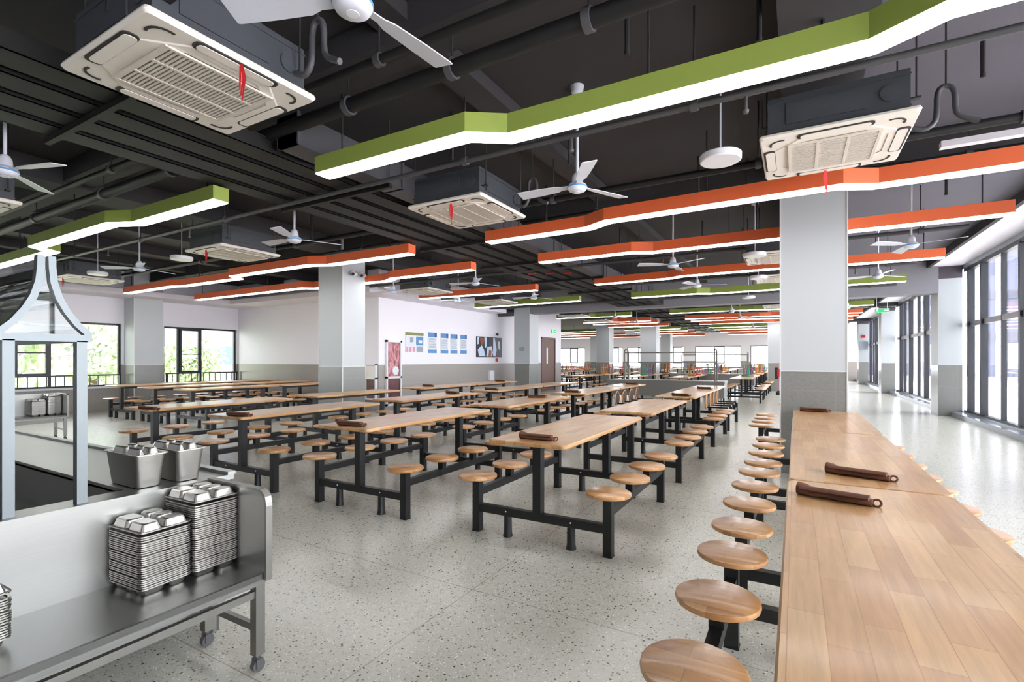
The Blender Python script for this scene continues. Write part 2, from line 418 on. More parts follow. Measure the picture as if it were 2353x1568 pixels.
def right_bay(y0, y1, muls):
    global wn; wn += 1
    x = XR + .06
    f = MB().box(x - .05, x + .05, y0, y1, 3.47, 3.56).box(x - .045, x + .045, y0, y1, .11, .17)
    for y, thick in muls:
        w = .085 if thick else .03
        f.box(x - (.07 if thick else .035), x + .05, y - w / 2, y + w / 2, .15, 3.5)
    o = struct('window_%d' % wn, f, 'darkframe')
    ob('transom', MB().box(x - .03, x + .03, y0, y1, 2.15, 2.26), 'greyframe', o)
    ob('glass_pane', MB().box(x + .004, x + .014, y0, y1, .15, 3.5), 'glass', o)
right_bay(-1.2, 6.83, [(y, i % 2 == 0) for i, y in enumerate((-.6, .5, 1.6, 2.7, 3.8, 4.9, 6.0))])
right_bay(7.5, 15.75, [(7.6, 1), (8.05, 1), (9.1, 0), (10.15, 1), (11.2, 0), (12.28, 1), (13.3, 0), (14.43, 1), (15.35, 1)])
right_bay(16.45, 25.0, [(17.0, 1), (17.95, 1), (19.0, 0), (19.9, 1), (21.05, 0), (22.29, 1), (23.44, 0), (24.1, 1)])
right_bay(25.75, 33.4, [(26.5, 1), (27.6, 0), (28.7, 1), (29.8, 0), (30.9, 1), (32.0, 0), (33.15, 1)])
right_bay(34.1, 38.4, [(35.0, 1), (36.5, 0), (38.0, 1)])
for i, (a, b) in enumerate(fw):
    wn += 1; y = YF + .1
    f = MB()
    for z in (.78, 2.31): f.box(a, b, y - .03, y + .03, z, z + .05)
    for xx in (a, b - .05): f.box(xx, xx + .05, y - .03, y + .03, .78, 2.36)
    s0 = a + (b - a) * (.42 if i % 2 == 0 else .5)
    o = struct('window_%d' % wn, f, 'darkframe')
    sm = MB()
    for xx in (s0, s0 + .65): sm.box(xx, xx + .07, y - .06, y, 1.1, 2.33)
    for z in (1.1, 2.27): sm.box(s0, s0 + .72, y - .06, y, z, z + .06)
    ob('casement_sash', sm, 'darkframe', o)
    ob('glass_pane', MB().box(a + .05, b - .05, y - .004, y + .004, .83, 2.31), 'glass', o)
    ob('sill_rail', MB().box(a, b, YF - .05, YF - .02, 1.05, 1.08), 'greyframe', o)

# ------------------------------------------------------------------ outdoors
struct('ground', MB().box(-80, -16.2, -60, 100, -.3, -.2).box(-16.2, 3.8, YF + .3, 100, -.3, -.2), 'grass')
struct('ground_paving', MB().box(3.8, 60, -60, 100, -.3, -.1), 'paving')
def build_tree(h, r, seed):
    rnd = random.Random(seed); tr = MB()
    tr.tube([(0, 0, -.3), (.05, .03, h * .3), (-.04, .05, h * .6), (0, 0, h * .85)], [.14, .11, .08, .03], 8)
    for k in range(7):
        a = rnd.random() * 6.28; z = h * (.3 + .07 * k); tr.tube([(0, 0, z), (math.cos(a) * r * .6, math.sin(a) * r * .6, z + r * .5)], [.05, .015], 6)
    cr = MB()
    for k in range(1500):
        u = rnd.random(); a = rnd.random() * 6.28; ph = math.acos(2 * rnd.random() - 1); rr = r * (0.55 + .45 * rnd.random()) * (1 + .25 * math.sin(3 * a + seed))
        c = Vector((rr * math.sin(ph) * math.cos(a), rr * math.sin(ph) * math.sin(a), h * .58 + rr * math.cos(ph) * h * .42 / r))
        s = .10 + .12 * rnd.random(); d1 = Vector((rnd.gauss(0, 1), rnd.gauss(0, 1), rnd.gauss(0, 1))).normalized(); d2 = d1.cross(Vector((rnd.gauss(0, 1), rnd.gauss(0, 1), rnd.gauss(0, 1)))).normalized()
        cr.add([c - d1 * s, c + d2 * s * .5, c + d1 * s, c - d2 * s * .5], [(0, 1, 2, 3)])
    return tr, cr
def tree(loc, h, r, seed, label):
    t = thing('tree', label, 'tree', loc, 0, 'trees outside the left windows'); a, b = build_tree(h, r, seed)
    ob('trunk', a, 'bark', t); ob('crown', b, 'leaf', t); return t
tree((-20.5, 4.9, -.2), 3.6, 1.5, 3, 'leafy green tree outside the long left window, seen through the canopy posts')
tree((-23.6, 8.6, -.2), 3.2, 1.5, 5, 'green tree outside, at the right end of the long left window')
tree((-25.5, 2.6, -.2), 4.4, 1.8, 8, 'taller green tree outside, at the left edge of the photo')
tree((-24.5, 12.6, -.2), 2.6, 1.3, 11, 'low pale green tree outside the corner window')
b = thing('building', 'pale building with blue glass bands far outside the corner window', 'building', (-44, 24, -.2))
ob('facade', MB().box(-5, 5, -12, 12, 0, 9), 'facade', b)
for k in range(3): ob('window_band', MB().box(5.0, 5.05, -11, 11, 1.2 + 2.8 * k, 2.6 + 2.8 * k), 'facadeglass', b)
b = thing('building', 'pale building with tall ribs outside the right hand glazing', 'building', (15, 58, -.2))
ob('facade', MB().box(-10, 12, 0, 6, 0, 13), 'curtainwall', b)
for k in range(16): ob('facade_rib', MB().box(0, .6, -.3, 0, 0, 13), 'soffit', b, (-9.8 + 1.4 * k, 0, 0))
for k in range(3): ob('floor_band', MB().box(-10, 12, -.12, 0, 0, .7), 'facade', b, (0, 0, 3.2 + 3.6 * k))

# ------------------------------------------------------------------ canteen tables
def seat_prof(r=.157, t=.028, e=.009):
    return [(0, 0), (r - e, 0), (r - e * .3, t * .12), (r, t * .45), (r - e * .25, t * .85), (r - e, t), (0, t)]
def top_mesh(L, Wd, t=.03):
    e = .006
    rings = []
    for z, i in ((0, e), (t * .3, 0), (t * .75, 0), (t, e)):
        rings.append([(x, y, z) for x, y in rrect(-Wd / 2 + i, Wd / 2 - i, -L / 2 + i, L / 2 - i, .035)])
    m = MB().loft(rings); m.sm = [False] * len(m.sm); return m
TH = .78; SX = .545; SY = .77; SZ = .452
ME = {}
ME['top'] = top_mesh(1.97, .63).mesh('tabletop', 'wood_top')
ME['seat'] = MB().lathe(seat_prof()).mesh('seat', 'wood_seat')
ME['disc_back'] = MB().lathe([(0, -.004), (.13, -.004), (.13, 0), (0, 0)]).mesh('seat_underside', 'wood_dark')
ME['leg'] = MB().box(-.033, .033, -.033, .033, .215, TH - .03).mesh('table_leg', 'black')
ME['plate'] = MB().box(-.2, .2, -.02, .02, TH - .055, TH - .03).mesh('top_bracket', 'black')
ME['post'] = MB().box(-.031, .031, -.031, .031, .006, SZ - .028).box(-.034, .034, -.034, .034, 0, .006).mesh('stool_post', 'black')
ME['endbeam'] = MB().box(-SX + .0275, SX - .0275, -.024, .024, .160, .222).mesh('end_beam', 'black')
ME['foot'] = MB().lathe([(.037, 0), (.037, .01), (.032, .035), (.030, .162)], n=14).mesh('foot', 'black')
ME['sidebeam'] = MB().box(-.024, .024, -SY + .03, SY - .03, .28, .338).mesh('side_beam', 'black')
ME['toprail'] = MB().box(-.02, .02, -SY + .03, SY - .03, TH - .09, TH - .045).mesh('top_rail', 'black')
ME['peg'] = MB().box(-.028, .028, -.028, .028, .335, SZ - .028).mesh('seat_peg', 'black')
ME['bolt'] = MB().cyl((0, -.028, 0), (0, .028, 0), .006, 8).mesh('bolt', 'white')
def make_table(label, group, tip=False):
    t = thing('canteen_table', label, 'table', (0, 0, 0), 0, group)
    ob('tabletop', ME['top'], None, t, (0, 0, TH - .03))
    ob('top_rail', ME['toprail'], None, t)
    for s in (-1, 1):
        ob('table_leg', ME['leg'], None, t, (0, s * SY, 0)); ob('top_bracket', ME['plate'], None, t, (0, s * SY, 0))
        e = ob('end_beam', ME['endbeam'], None, t, (0, s * SY, 0))
        for q in (-1, 1):
            ob('bolt', ME['bolt'], None, e, (q * .27, 0, .195))
            ob('foot', ME['foot'], None, t, (q * .265, s * SY, 0)); ob('stool_post', ME['post'], None, t, (q * SX, s * SY, 0))
        ob('side_beam', ME['sidebeam'], None, t, (s * SX, 0, 0))
    for q in (-1, 1):
        for y in (-SY, -SY / 3, SY / 3, SY):
            if tip and q == 1:
                se = ob('seat', ME['seat'], None, t, (.17, y, .55), (0, -PI / 2, 0))
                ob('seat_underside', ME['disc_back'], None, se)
                ob('swing_arm', MB().box(.17, SX, y - .02, y + .02, .425, .45), 'black', t)
            else: ob('seat', ME['seat'], None, t, (q * SX, y, SZ - .028))
            if abs(y) < SY * .9: ob('seat_peg', ME['peg'], None, t, (q * SX, y, 0))
    return t
T0 = None
def table(x, y, label, group):
    global T0
    if T0 is None:
        T0 = make_table(label, group); T0.location = (x, y, 0); return T0
    return dup(T0, (x, y, 0), 0, label, group)
table(.28, 1.815, 'wooden counter table filling the lower right corner, nearest of three joined end to end', 'long counter tables')
table(.285, 3.795, 'middle one of the three wooden counter tables joined end to end', 'long counter tables')
table(.29, 5.775, 'wooden counter table whose end meets the big white column', 'long counter tables')
table(.12, 8.6, 'wooden table half hidden behind the big white column, four stools showing', 'long counter tables')
rows = [('nearest', 4.1), ('second', 6.5), ('third', 9.12), ('farthest', 11.14)]
cols = [(-1.675, 0, 'first row left of the long counter'), (-3.46, -.08, 'second row left of the long counter'), (-5.22, -.1, 'third row left of the long counter'), (-6.98, -.15, 'fourth row left of the long counter')]
TT = None
for ci, (x, dy, cn) in enumerate(cols):
    for ri, (rn, y) in enumerate(rows):
        lab = 'wooden canteen table, %s in the %s' % (rn, cn)
        if ri == 3 and ci < 2:
            lab = 'wooden table with tipped-up stools, far end of the %s' % cn
            if TT is None: TT = make_table(lab, 'canteen tables before the steel counter', True); TT.location = (x, y + dy, 0)
            else: dup(TT, (x, y + dy, 0), 0, lab)
        else: table(x, y + dy, lab, 'canteen tables before the steel counter')
for ci, x in enumerate((-13.65, -12.13, -10.65)):
    for ri, y in enumerate((6.3, 8.4)):
        table(x, y, 'wooden canteen table by the left windows, %s one from the window wall, %s row' % (ORD[ci], ('front', 'back')[ri]), 'canteen tables by the left windows')
# hall beyond the steel counter: small tables, one mesh with two materials
def far_table_mesh():
    m = MB().box(-.545, .545, -.02 - .77, .02 - .77, .165, .22).box(-.545, .545, .75, .79, .165, .22)
    for q in (-1, 1):
        m.box(q * .545 - .02, q * .545 + .02, -.77, .77, .285, .335)
        for s in (-1, 1): m.box(q * .545 - .027, q * .545 + .027, s * .77 - .027, s * .77 + .027, 0, .424)
    for s in (-1, 1): m.box(-.03, .03, s * .77 - .03, s * .77 + .03, .2, .75)
    nb = len(m.f)
    m.box(-.315, .315, -.985, .985, .75, .78)
    for q in (-1, 1):
        for y in (-.77, -.257, .257, .77): m.lathe([(.15, .424), (.157, .435), (.15, .452)], (q * .545, y, 0), 14)
    me = m.mesh('canteen_table', 'black'); me.materials.append(M['wood_top'])
    for i, p in enumerate(me.polygons): p.material_index = 0 if i < nb else 1
    return me
FM = far_table_mesh()
up = MB()
up.lathe([(.15, 0), (.16, .02), (.15, .035)], n=14)
for k in range(4):
    a = PI / 4 + k * PI / 2; up.tube([(.09 * math.cos(a), .09 * math.sin(a), .03), (.15 * math.cos(a), .15 * math.sin(a), .40)], .012, 6)
up.tube([(.13 * math.cos(a * PI / 8), .13 * math.sin(a * PI / 8), .25) for a in range(16)], .008, 5, True)
UPC = [('yellow', srgb(214, 150, 50)), ('red', srgb(186, 40, 44)), ('green', srgb(30, 140, 90)), ('violet', srgb(120, 108, 170)), ('black', srgb(34, 30, 32)), ('brown', srgb(120, 76, 52))]
UPM = [up.mesh('upturned_stool', plain('stool_' + n, c, .5)) for n, c in UPC]
far_cols = [(-1.5, 'right-hand'), (-3.4, 'second'), (-5.2, 'third'), (-7.0, 'fourth'), (-10.2, 'fifth'), (-11.9, 'sixth'), (-13.6, 'seventh')]
far_ys = [18.1, 20.3, 23.4, 26.4, 28.8, 31.2, 35.2]
si = 0
for ci, (x, cn) in enumerate(far_cols):
    for ri, y in enumerate(far_ys):
        if ci >= 4 and ri < 2: continue
        if -8 < x < -5 and abs(y - 25.2) < 1.3: continue
        if x < -6.5 and abs(y - 33.5) < 1.2: continue
        y2 = y + (.6 if ri > 2 else 0)
        o = ob('canteen_table', FM, None, None, (x, y2, 0))
        tag(o, 'wooden table in the far hall, %s column from the aisle, %s behind the bulkhead' % (cn, ORD[ri]), 'table', 'far hall tables')
        if ri in (1, 2, 3, 4):
            for k in range(4):
                q = (ci * 3 + ri * 2 + k) % 6
                s = ob('upturned_stool', UPM[q], None, None, (x + random.uniform(-.1, .1), y2 - .72 + .48 * k, TH), (0, 0, random.uniform(0, 1.5)))
                tag(s, '%s upturned stool, %s of four on the %s far hall table, %s column' % (UPC[q][0], ORD[k], ORD[ri], cn), 'stool', 'stools stacked on far tables')

# brown folded cloths on the tables
def cloth_mesh():
    m = MB(); rings = []
    for k in range(9):
        x = -.135 + .27 * k / 8; w = .036 + .006 * math.sin(k * 1.3); h = .026 + .006 * math.sin(k * 2.1 + 1) + (.012 if k < 2 else 0)
        rings.append([(x, w * math.cos(a) * (1 if math.sin(a) > 0 else 1.05), max(0, h * .62 + h * .62 * math.sin(a))) for a in [2 * PI * j / 14 for j in range(14)]])
    m.loft(rings)
    m.loft([[(x, -.02 + .028 * math.cos(a), .034 + .010 * math.sin(a)) for a in [2 * PI * j / 8 for j in range(8)]] for x in (-.12, -.03, .06, .125)])
    return m
CM = cloth_mesh().mesh('folded_cloth', 'cloth')
LM = MB().tube([(.135 + .013 + .015 * math.cos(a * PI / 6), .01 * math.sin(a * PI / 6), .014 + .012 * math.sin(a * PI / 6)) for a in range(12)], .0045, 6, True).mesh('cord_loop', 'cloth')
cl = [(.14, 2.49, -14, 'on the nearest counter table, just before the joint'), (.27, 3.04, -17, 'on the middle counter table, just past the joint'),
      (.18, 6.6, -5, 'at the column end of the long counter'), (-1.66, 3.28, 2, 'on the nearest table of the first row'), (-3.45, 3.14, 8, 'on the nearest table of the second row'),
      (-5.05, 3.09, 15, 'on the nearest table of the third row'), (-6.6, 2.95, 12, 'on the nearest table of the fourth row'), (-1.62, 8.35, 0, 'on the third table of the first row'),
      (-3.5, 8.3, 4, 'on the third table of the second row'), (-5.15, 8.2, 0, 'on the third table of the third row'), (-1.6, 10.6, 0, 'on the first row\'s last table'), (-3.4, 11.7, 3, 'on the second row\'s last table'),
      (-7.05, 8.6, 0, 'on the third table of the fourth row'), (-6.95, 11.5, 0, 'on the last table of the fourth row'), (-3.5, 6.9, 30, 'on the second table of the second row'), (-5.2, 7.0, -8, 'on the second table of the third row')]
for x, y, rz, lb in cl:
    t = thing('folded_cloth', 'brown rolled cloth with a cord loop ' + lb, 'cloth', (x, y, TH), math.radians(rz), 'brown cloths on the tables')
    ob('cloth_roll', CM, None, t); ob('cord_loop', LM, None, t)
for x, y, rz, lb in ((-1.75, 11.2, .3, 'loose white paper on the last table of the first row'), (-3.42, 10.6, .1, 'loose white paper on the last table of the second row')):
    tag(ob('paper_sheet', MB().box(-.15, .15, -.21, .21, 0, .004), 'paper', None, (x, y, TH), (0, 0, rz)), lb, 'paper', 'papers on the tables')

# ------------------------------------------------------------------ linear lights
def offset_poly(pts, d):
    out = []
    for i, p in enumerate(pts):
        p = Vector(p); a = Vector(pts[i - 1]) if i else None; b = Vector(pts[i + 1]) if i < len(pts) - 1 else None
        d1 = (p - a).normalized() if a is not None else (b - p).normalized(); d2 = (b - p).normalized() if b is not None else d1
        n1 = Vector((-d1.y, d1.x)); n2 = Vector((-d2.y, d2.x)); n = (n1 + n2).normalized()
        out.append(p + n * d / max(.35, n.dot(n1)))
    return out
LZ = 2.97; LH = .15; LW = .16
def strip(mb, pts, w, z0, z1):
    a = offset_poly(pts, w / 2); b = offset_poly(pts, -w / 2); n = len(pts)
    vs = [(p.x, p.y, z) for z in (z0, z1) for side in (a, b) for p in side]
    A0, B0, A1, B1 = 0, n, 2 * n, 3 * n; fs = []
    for i in range(n - 1):
        fs += [(A0 + i, A0 + i + 1, B0 + i + 1, B0 + i), (A1 + i, B1 + i, B1 + i + 1, A1 + i + 1), (A0 + i, A1 + i, A1 + i + 1, A0 + i + 1), (B0 + i, B0 + i + 1, B1 + i + 1, B1 + i)]
    fs += [(A0, B0, B1, A1), (A0 + n - 1, A1 + n - 1, B1 + n - 1, B0 + n - 1)]
    return mb.add(vs, fs)
def linear_light(pts, color, label, group):
    pts = sorted(pts)
    c = pts[len(pts) // 2]
    t = thing('linear_light', label, 'light', (c[0], c[1], LZ), 0, group)
    lp = [(x - c[0], y - c[1]) for x, y in pts]
    ob('housing', strip(MB(), lp, LW, .012, LH), color, t)
    lo = [Vector(p) for p in lp]; lo[0] = lo[0] + (lo[1] - lo[0]).normalized() * .008; lo[-1] = lo[-1] + (lo[-2] - lo[-1]).normalized() * .008
    ob('diffuser', strip(MB(), [tuple(p) for p in lo], LW - .012, 0, .013), 'led', t)
    x0, x1 = pts[0][0] + .25, pts[-1][0] - .25; n = max(2, int((x1 - x0) / 2.2) + 1)
    for k in range(n):
        x = x0 + (x1 - x0) * k / (n - 1)
        for (ax, ay), (bx, by) in zip(pts, pts[1:]):
            if ax <= x <= bx and bx > ax: y = ay + (by - ay) * (x - ax) / (bx - ax)
        ob('hanger_rod', MB().cyl((x - c[0], y - c[1], LH), (x - c[0], y - c[1], SLAB - LZ), .008, 6), 'rod', t)
    return t
G1 = 'zigzag linear lights right of the cable trays'; G2 = 'zigzag linear lights left of the cable trays'
LR = [([(-3.6, 2.95), (-2.05, 2.95), (-1.8, 3.12), (.34, 3.13), (.62, 2.97), (2.0, 2.97)], 'green', 'large green zigzag linear light across the top right, nearest the camera'),
      ([(-3.67, 5.76), (-2.2, 5.74), (-1.9, 5.57), (.36, 5.51), (.64, 5.66), (2.05, 5.64)], 'orange', 'orange zigzag linear light passing in front of the big white column'),
      ([(-3.68, 7.38), (-2.14, 7.36), (-1.85, 7.5), (2.08, 7.49)], 'orange', 'orange linear light just behind the big white column'),
      ([(-3.72, 10.12), (-2.16, 10.08), (-1.88, 9.92), (.4, 9.94), (.7, 10.1), (2.03, 10.16)], 'orange', 'orange linear light in the second line behind the big white column'),
      ([(-3.7, 12.76), (-2.1, 12.74), (-1.82, 12.9), (1.97, 12.84)], 'green', 'green linear light right of the trays, just before the grey bulkhead')]
for p, c, l in LR: linear_light(p, c, l, G1)
LL = [([(-5.05, 2.9), (-6.75, 2.9), (-7.05, 2.76), (-9.42, 2.78), (-9.6, 3.02), (-14.0, 3.05)], 'green', 'green zigzag linear light above the steel canopy on the left'),
      ([(-5.05, 5.78), (-6.87, 5.78), (-7.17, 5.63), (-9.42, 5.65), (-9.6, 5.86), (-11.6, 5.86), (-11.9, 5.76), (-14.1, 5.82)], 'orange', 'orange zigzag linear light in front of the left white column'),
      ([(-5.0, 7.36), (-6.9, 7.36), (-7.2, 7.53), (-9.4, 7.53), (-9.62, 7.36), (-14.0, 7.4)], 'orange', 'orange linear light passing behind the left white column'),
      ([(-5.19, 10.24), (-6.9, 10.24), (-8.6, 10.17)], 'orange', 'short orange linear light in front of the poster wall'),
      ([(-5.12, 12.72), (-6.9, 12.72), (-8.6, 12.8)], 'green', 'short green linear light left of the trays, before the grey bulkhead')]
for p, c, l in LL: linear_light(p, c, l, G2)
farL = [(17.75, 'green'), (20.5, 'orange'), (21.75, 'orange'), (23.9, 'orange'), (26.6, 'green'), (28.6, 'green'), (31.2, 'orange'), (34.6, 'orange')]
for i, (y, c) in enumerate(farL):
    for a, b, sd in ((-3.8, 2.0, 'right'), (-8.1, -5.2, 'left')):
        linear_light([(a, y), (a + (b - a) * .45, y + .02), (a + (b - a) * .52, y + .16), (b, y + .14)], c, '%s linear light beyond the grey bulkhead, %s one, %s of the cable trays' % (c, ORD[i], sd), 'linear lights in the far hall')
for i, (y, c) in enumerate(farL[4:]):
    linear_light([(-16.5, y), (-13, y + .02), (-12.7, y + .16), (-9.5, y + .14)], c, '%s linear light in the far hall behind the poster wall, %s one' % (c, ORD[i]), 'linear lights in the far hall')
for x, y, lb in ((1.22, 6.25, 'slim white tube lamp high up by the right windows'), ):
    tag(ob('tube_lamp', MB().box(0, 1.3, -.045, .045, 0, .06), 'white', None, (x, y, 3.42)), lb, 'lamp')
    tag(ob('lamp_bracket', MB().cyl((0, 0, 0), (0, 0, SLAB - 3.48), .01, 6), 'rod', None, (x + .6, y, 3.48)), 'thin rod holding the slim tube lamp near the right windows', 'rod')

# ------------------------------------------------------------------ ceiling air units
def make_ac(label):
    t = thing('ceiling_air_unit', label, 'air conditioner', (0, 0, 3.0), 0, 'ceiling cassette air units')
    h = .475; zb = -.012
    p = MB()
    rings = []
    for z, i in ((.022, .006), (.006, 0), (zb, .012)): rings.append([(x, y, z) for x, y in rrect(-h + i, h - i, -h + i, h - i, .02, 3)])
    p.loft(rings); p.sm = [False] * len(p.sm)
    ob('panel', p, 'cream', t)
    # raised inner octagon ring
    o8 = []
    for a, b in ((.40, .20), (.20, .40), (-.20, .40), (-.40, .20), (-.40, -.20), (-.20, -.40), (.20, -.40), (.40, -.20)): o8.append((a, b))
    ins = [(x * .84, y * .84) for x, y in o8]
    m = MB(); n = 8; vs = [(x, y, zb) for x, y in o8] + [(x * .98, y * .98, zb - .005) for x, y in o8] + [(x, y, zb - .005) for x, y in ins] + [(x, y, zb - .004) for x, y in ins]
    fs = []
    for r in range(3):
        for k in range(8): fs.append((r * 8 + k, r * 8 + (k + 1) % 8, (r + 1) * 8 + (k + 1) % 8, (r + 1) * 8 + k))
    ob('inner_ring', m.add(vs, fs), 'cream', t)
    for k in range(4):
        lo = ob('air_outlet', MB().prism(rrect(-.23, .23, -.04, .04, .03, 4), zb - .006, zb), 'slot', t, (.418 * math.cos(k * PI / 2), .418 * math.sin(k * PI / 2), 0), (0, 0, k * PI / 2 + PI / 2))
        ob('louver', MB().prism(rrect(-.21, .21, -.026, .036, .025, 4), zb - .010, zb - .003), 'cream', lo)
        arc = MB()
        pts = [(.385 + .07 * math.cos(a), .385 + .07 * math.sin(a)) for a in [(-.35 + (PI / 2 + .7) * j / 8) for j in range(9)]]
        strip(arc, pts, .014, zb - .004, zb + .002)
        ob('corner_slot', arc, 'slot', t, (-.05 * (math.cos(k * PI / 2) - math.sin(k * PI / 2)), -.05 * (math.sin(k * PI / 2) + math.cos(k * PI / 2)), 0), (0, 0, k * PI / 2))
    g = ob('grille', MB().box(-.29, .29, -.29, .29, zb - .006, zb - .001), 'slot', t)
    sl = MB()
    for k in range(26): sl.box(-.28, .28, -.285 + k * .0222, -.285 + k * .0222 + .013, zb - .014, zb - .004)
    for xx in (-.29, -.105, .085, .27): sl.box(xx, xx + .02, -.29, .29, zb - .016, zb - .004)
    for yy in (-.30, .28): sl.box(-.29, .29, yy, yy + .02, zb - .016, zb - .004)
    ob('grille_slats', sl, 'grille', g)
    bd = MB().box(-.42, .42, -.42, .42, .022, .30).box(-.425, .425, -.425, .425, .05, .06).box(-.425, .425, -.425, .425, .26, .27)
    body = ob('body', bd, 'acbody', t)
    for k in range(4): ob('side_plate', MB().box(.42, .428, -.3, .18, .09, .24).cyl((.42, .31, .16), (.43, .31, .16), .055, 20), 'acbody', body, (0, 0, 0), (0, 0, k * PI / 2))
    for q in (-1, 1):
        for s in (-1, 1):
            ob('hanger_rod', MB().cyl((q * .46, s * .36, .12), (q * .46, s * .36, SLAB - 3.0), .006, 6).box(min(q * .42, q * .48), max(q * .42, q * .48), s * .36 - .02, s * .36 + .02, .11, .12), 'rod', t)
    return t
A0 = make_ac('large ceiling air unit hanging top left, nearest the camera'); A0.location = (-3.08, 1.62, 3.0)
acs = [(-3.15, 4.54, 'ceiling air unit in the middle, below the green light'), (.24, 4.57, 'ceiling air unit at upper right above the orange light'),
       (-7.5, 4.5, 'ceiling air unit left of the cable trays, before the orange light'), (-12.6, 4.5, 'ceiling air unit beside the steel canopy, near the left windows'),
       (-7.5, 1.5, 'ceiling air unit whose corner enters at the left edge'), (-7.7, 9.3, 'ceiling air unit just before the short orange light'), (-7.4, 12.0, 'ceiling air unit just before the short green light by the bulkhead'),
       (-.25, 8.95, 'ceiling air unit peeking out left of the big column, upper one'), (-.25, 11.3, 'ceiling air unit peeking out left of the big column, lower one'),
       (-7.2, 17.3, 'ceiling air unit in the far hall behind the first green light'), (-7.2, 19.9, 'ceiling air unit in the far hall before the orange light left of the trays'), (-.4, 17.2, 'ceiling air unit in the far hall right of the trays')]
for x, y, l in acs: dup(A0, (x, y, 3.0), 0, l)
rib = MB()
for k in range(3):
    o = .005 * (k - 1); rib.add([(o - .005, 0, 0), (o + .005, 0, 0), (o * 2 + .006 + .008 * math.sin(k), .006, -.07), (o * 2 - .006 + .008 * math.sin(k), .006, -.07), (o * 1.2 + .004, -.004, -.14 - .03 * k), (o * 1.2 - .004, -.004, -.14 - .03 * k)], [(0, 1, 2, 3), (3, 2, 4, 5)])
rib.cyl((0, 0, -.005), (0, 0, .01), .008, 8)
RM = rib.mesh('red_ribbon', 'red'); sm_ = None
for x, y, sc, l in ((-2.63, 1.62, .9, 'the large near air unit'), (-3.08, 4.12, .62, 'the middle air unit below the green light'), (.22, 4.98, .5, 'the upper right air unit'), (-7.49, 4.08, .62, 'the air unit left of the trays'), (-12.5, 4.08, .7, 'the air unit beside the steel canopy')):
    tag(ob('red_ribbon', RM, None, None, (x, y, 2.985), (0, 0, .5)), 'red ribbon hanging from ' + l, 'ribbon', 'red ribbons on air units')

# ------------------------------------------------------------------ ceiling fans
def make_fan(label):
    t = thing('ceiling_fan', label, 'fan', (0, 0, 2.88), 0, 'white ceiling fans')
    ob('down_rod', MB().cyl((0, 0, .12), (0, 0, SLAB - 2.88), .013, 10), 'fanwhite', t)
    ob('ceiling_canopy', MB().lathe([(.013, SLAB - 2.88 - .09), (.05, SLAB - 2.88 - .06), (.06, SLAB - 2.88)], n=18), 'fanwhite', t)
    ob('motor_housing', MB().lathe([(0, -.035), (.045, -.034), (.072, -.022), (.084, 0), (.084, .02), (.072, .035), (.05, .045), (.045, .10), (.03, .13), (.013, .14)], n=28), 'fanwhite', t)
    ob('trim_ring', MB().lathe([(.085, .002), (.088, .006), (.088, .012), (.085, .016)], n=28), 'blue', t)
    ob('hub_badge', MB().lathe([(0, -.0375), (.026, -.037), (.028, -.034)], n=20), 'white', t)
    for k in range(3):
        b = MB(); rings = []
        for x, w, tz in ((.075, .05, .004), (.15, .055, .004), (.2, .095, .003), (.38, .118, .002), (.545, .125, .0), (.56, .118, 0)):
            tw = math.radians(11); rings.append([(x, -w / 2 * math.cos(tw), tz - w / 2 * math.sin(tw)), (x, w / 2 * math.cos(tw), tz + w / 2 * math.sin(tw)), (x, w / 2 * math.cos(tw), tz + w / 2 * math.sin(tw) + .006), (x, -w / 2 * math.cos(tw), tz - w / 2 * math.sin(tw) + .006)])
        b.loft(rings); b.sm = [False] * len(b.sm)
        ob('blade', b, 'fanwhite', t, (0, 0, .012), (0, 0, k * 2 * PI / 3))
    return t
fans = [(-1.64, 1.5, 84, 'white ceiling fan at the top edge, large and cut off'), (-1.67, 4.08, 62, 'white ceiling fan below the large green light'), (-5.5, 4.08, 62, 'white ceiling fan left of the cable trays, by the air unit'),
        (-9.5, 4.1, 98, 'white ceiling fan above the left white column, between disc lamps'), (-5.52, 1.44, 17, 'white ceiling fan at the left edge'),
        (1.33, 8.34, 338, 'white ceiling fan right of the big column, between orange lights'), (1.3, 11.1, 282, 'white ceiling fan right of the big column, before the green light'), (-1.71, 8.2, 330, 'white ceiling fan between orange lights, left of the big column'), (-1.75, 10.7, 15, 'white ceiling fan before the green light, left of the big column'),
        (-5.52, 8.2, 70, 'white ceiling fan just before the short orange light'), (-5.56, 10.8, 65, 'white ceiling fan just before the short green light'), (-7.75, 8.25, 300, 'white ceiling fan in front of the poster wall, near the left column'), (-7.54, 10.4, 60, 'white ceiling fan in front of the poster wall, further along'),
        (-1.75, 17.0, 40, 'white ceiling fan in the far hall, first right of the trays'), (-1.75, 19.7, 80, 'white ceiling fan in the far hall, second right of the trays'), (1.3, 17.3, 30, 'white ceiling fan in the far hall, by the right windows'), (-5.6, 17.2, 60, 'white ceiling fan in the far hall, first left of the trays'), (-5.6, 20.0, 20, 'white ceiling fan in the far hall, second left of the trays'), (-1.75, 25.9, 10, 'white ceiling fan in the far hall, third right of the trays')]
F0 = None
for x, y, a, l in fans:
    if F0 is None: F0 = make_fan(l); F0.location = (x, y, 2.88); F0.rotation_euler = (0, 0, math.radians(a))
    else: dup(F0, (x, y, 2.88), math.radians(a), l)

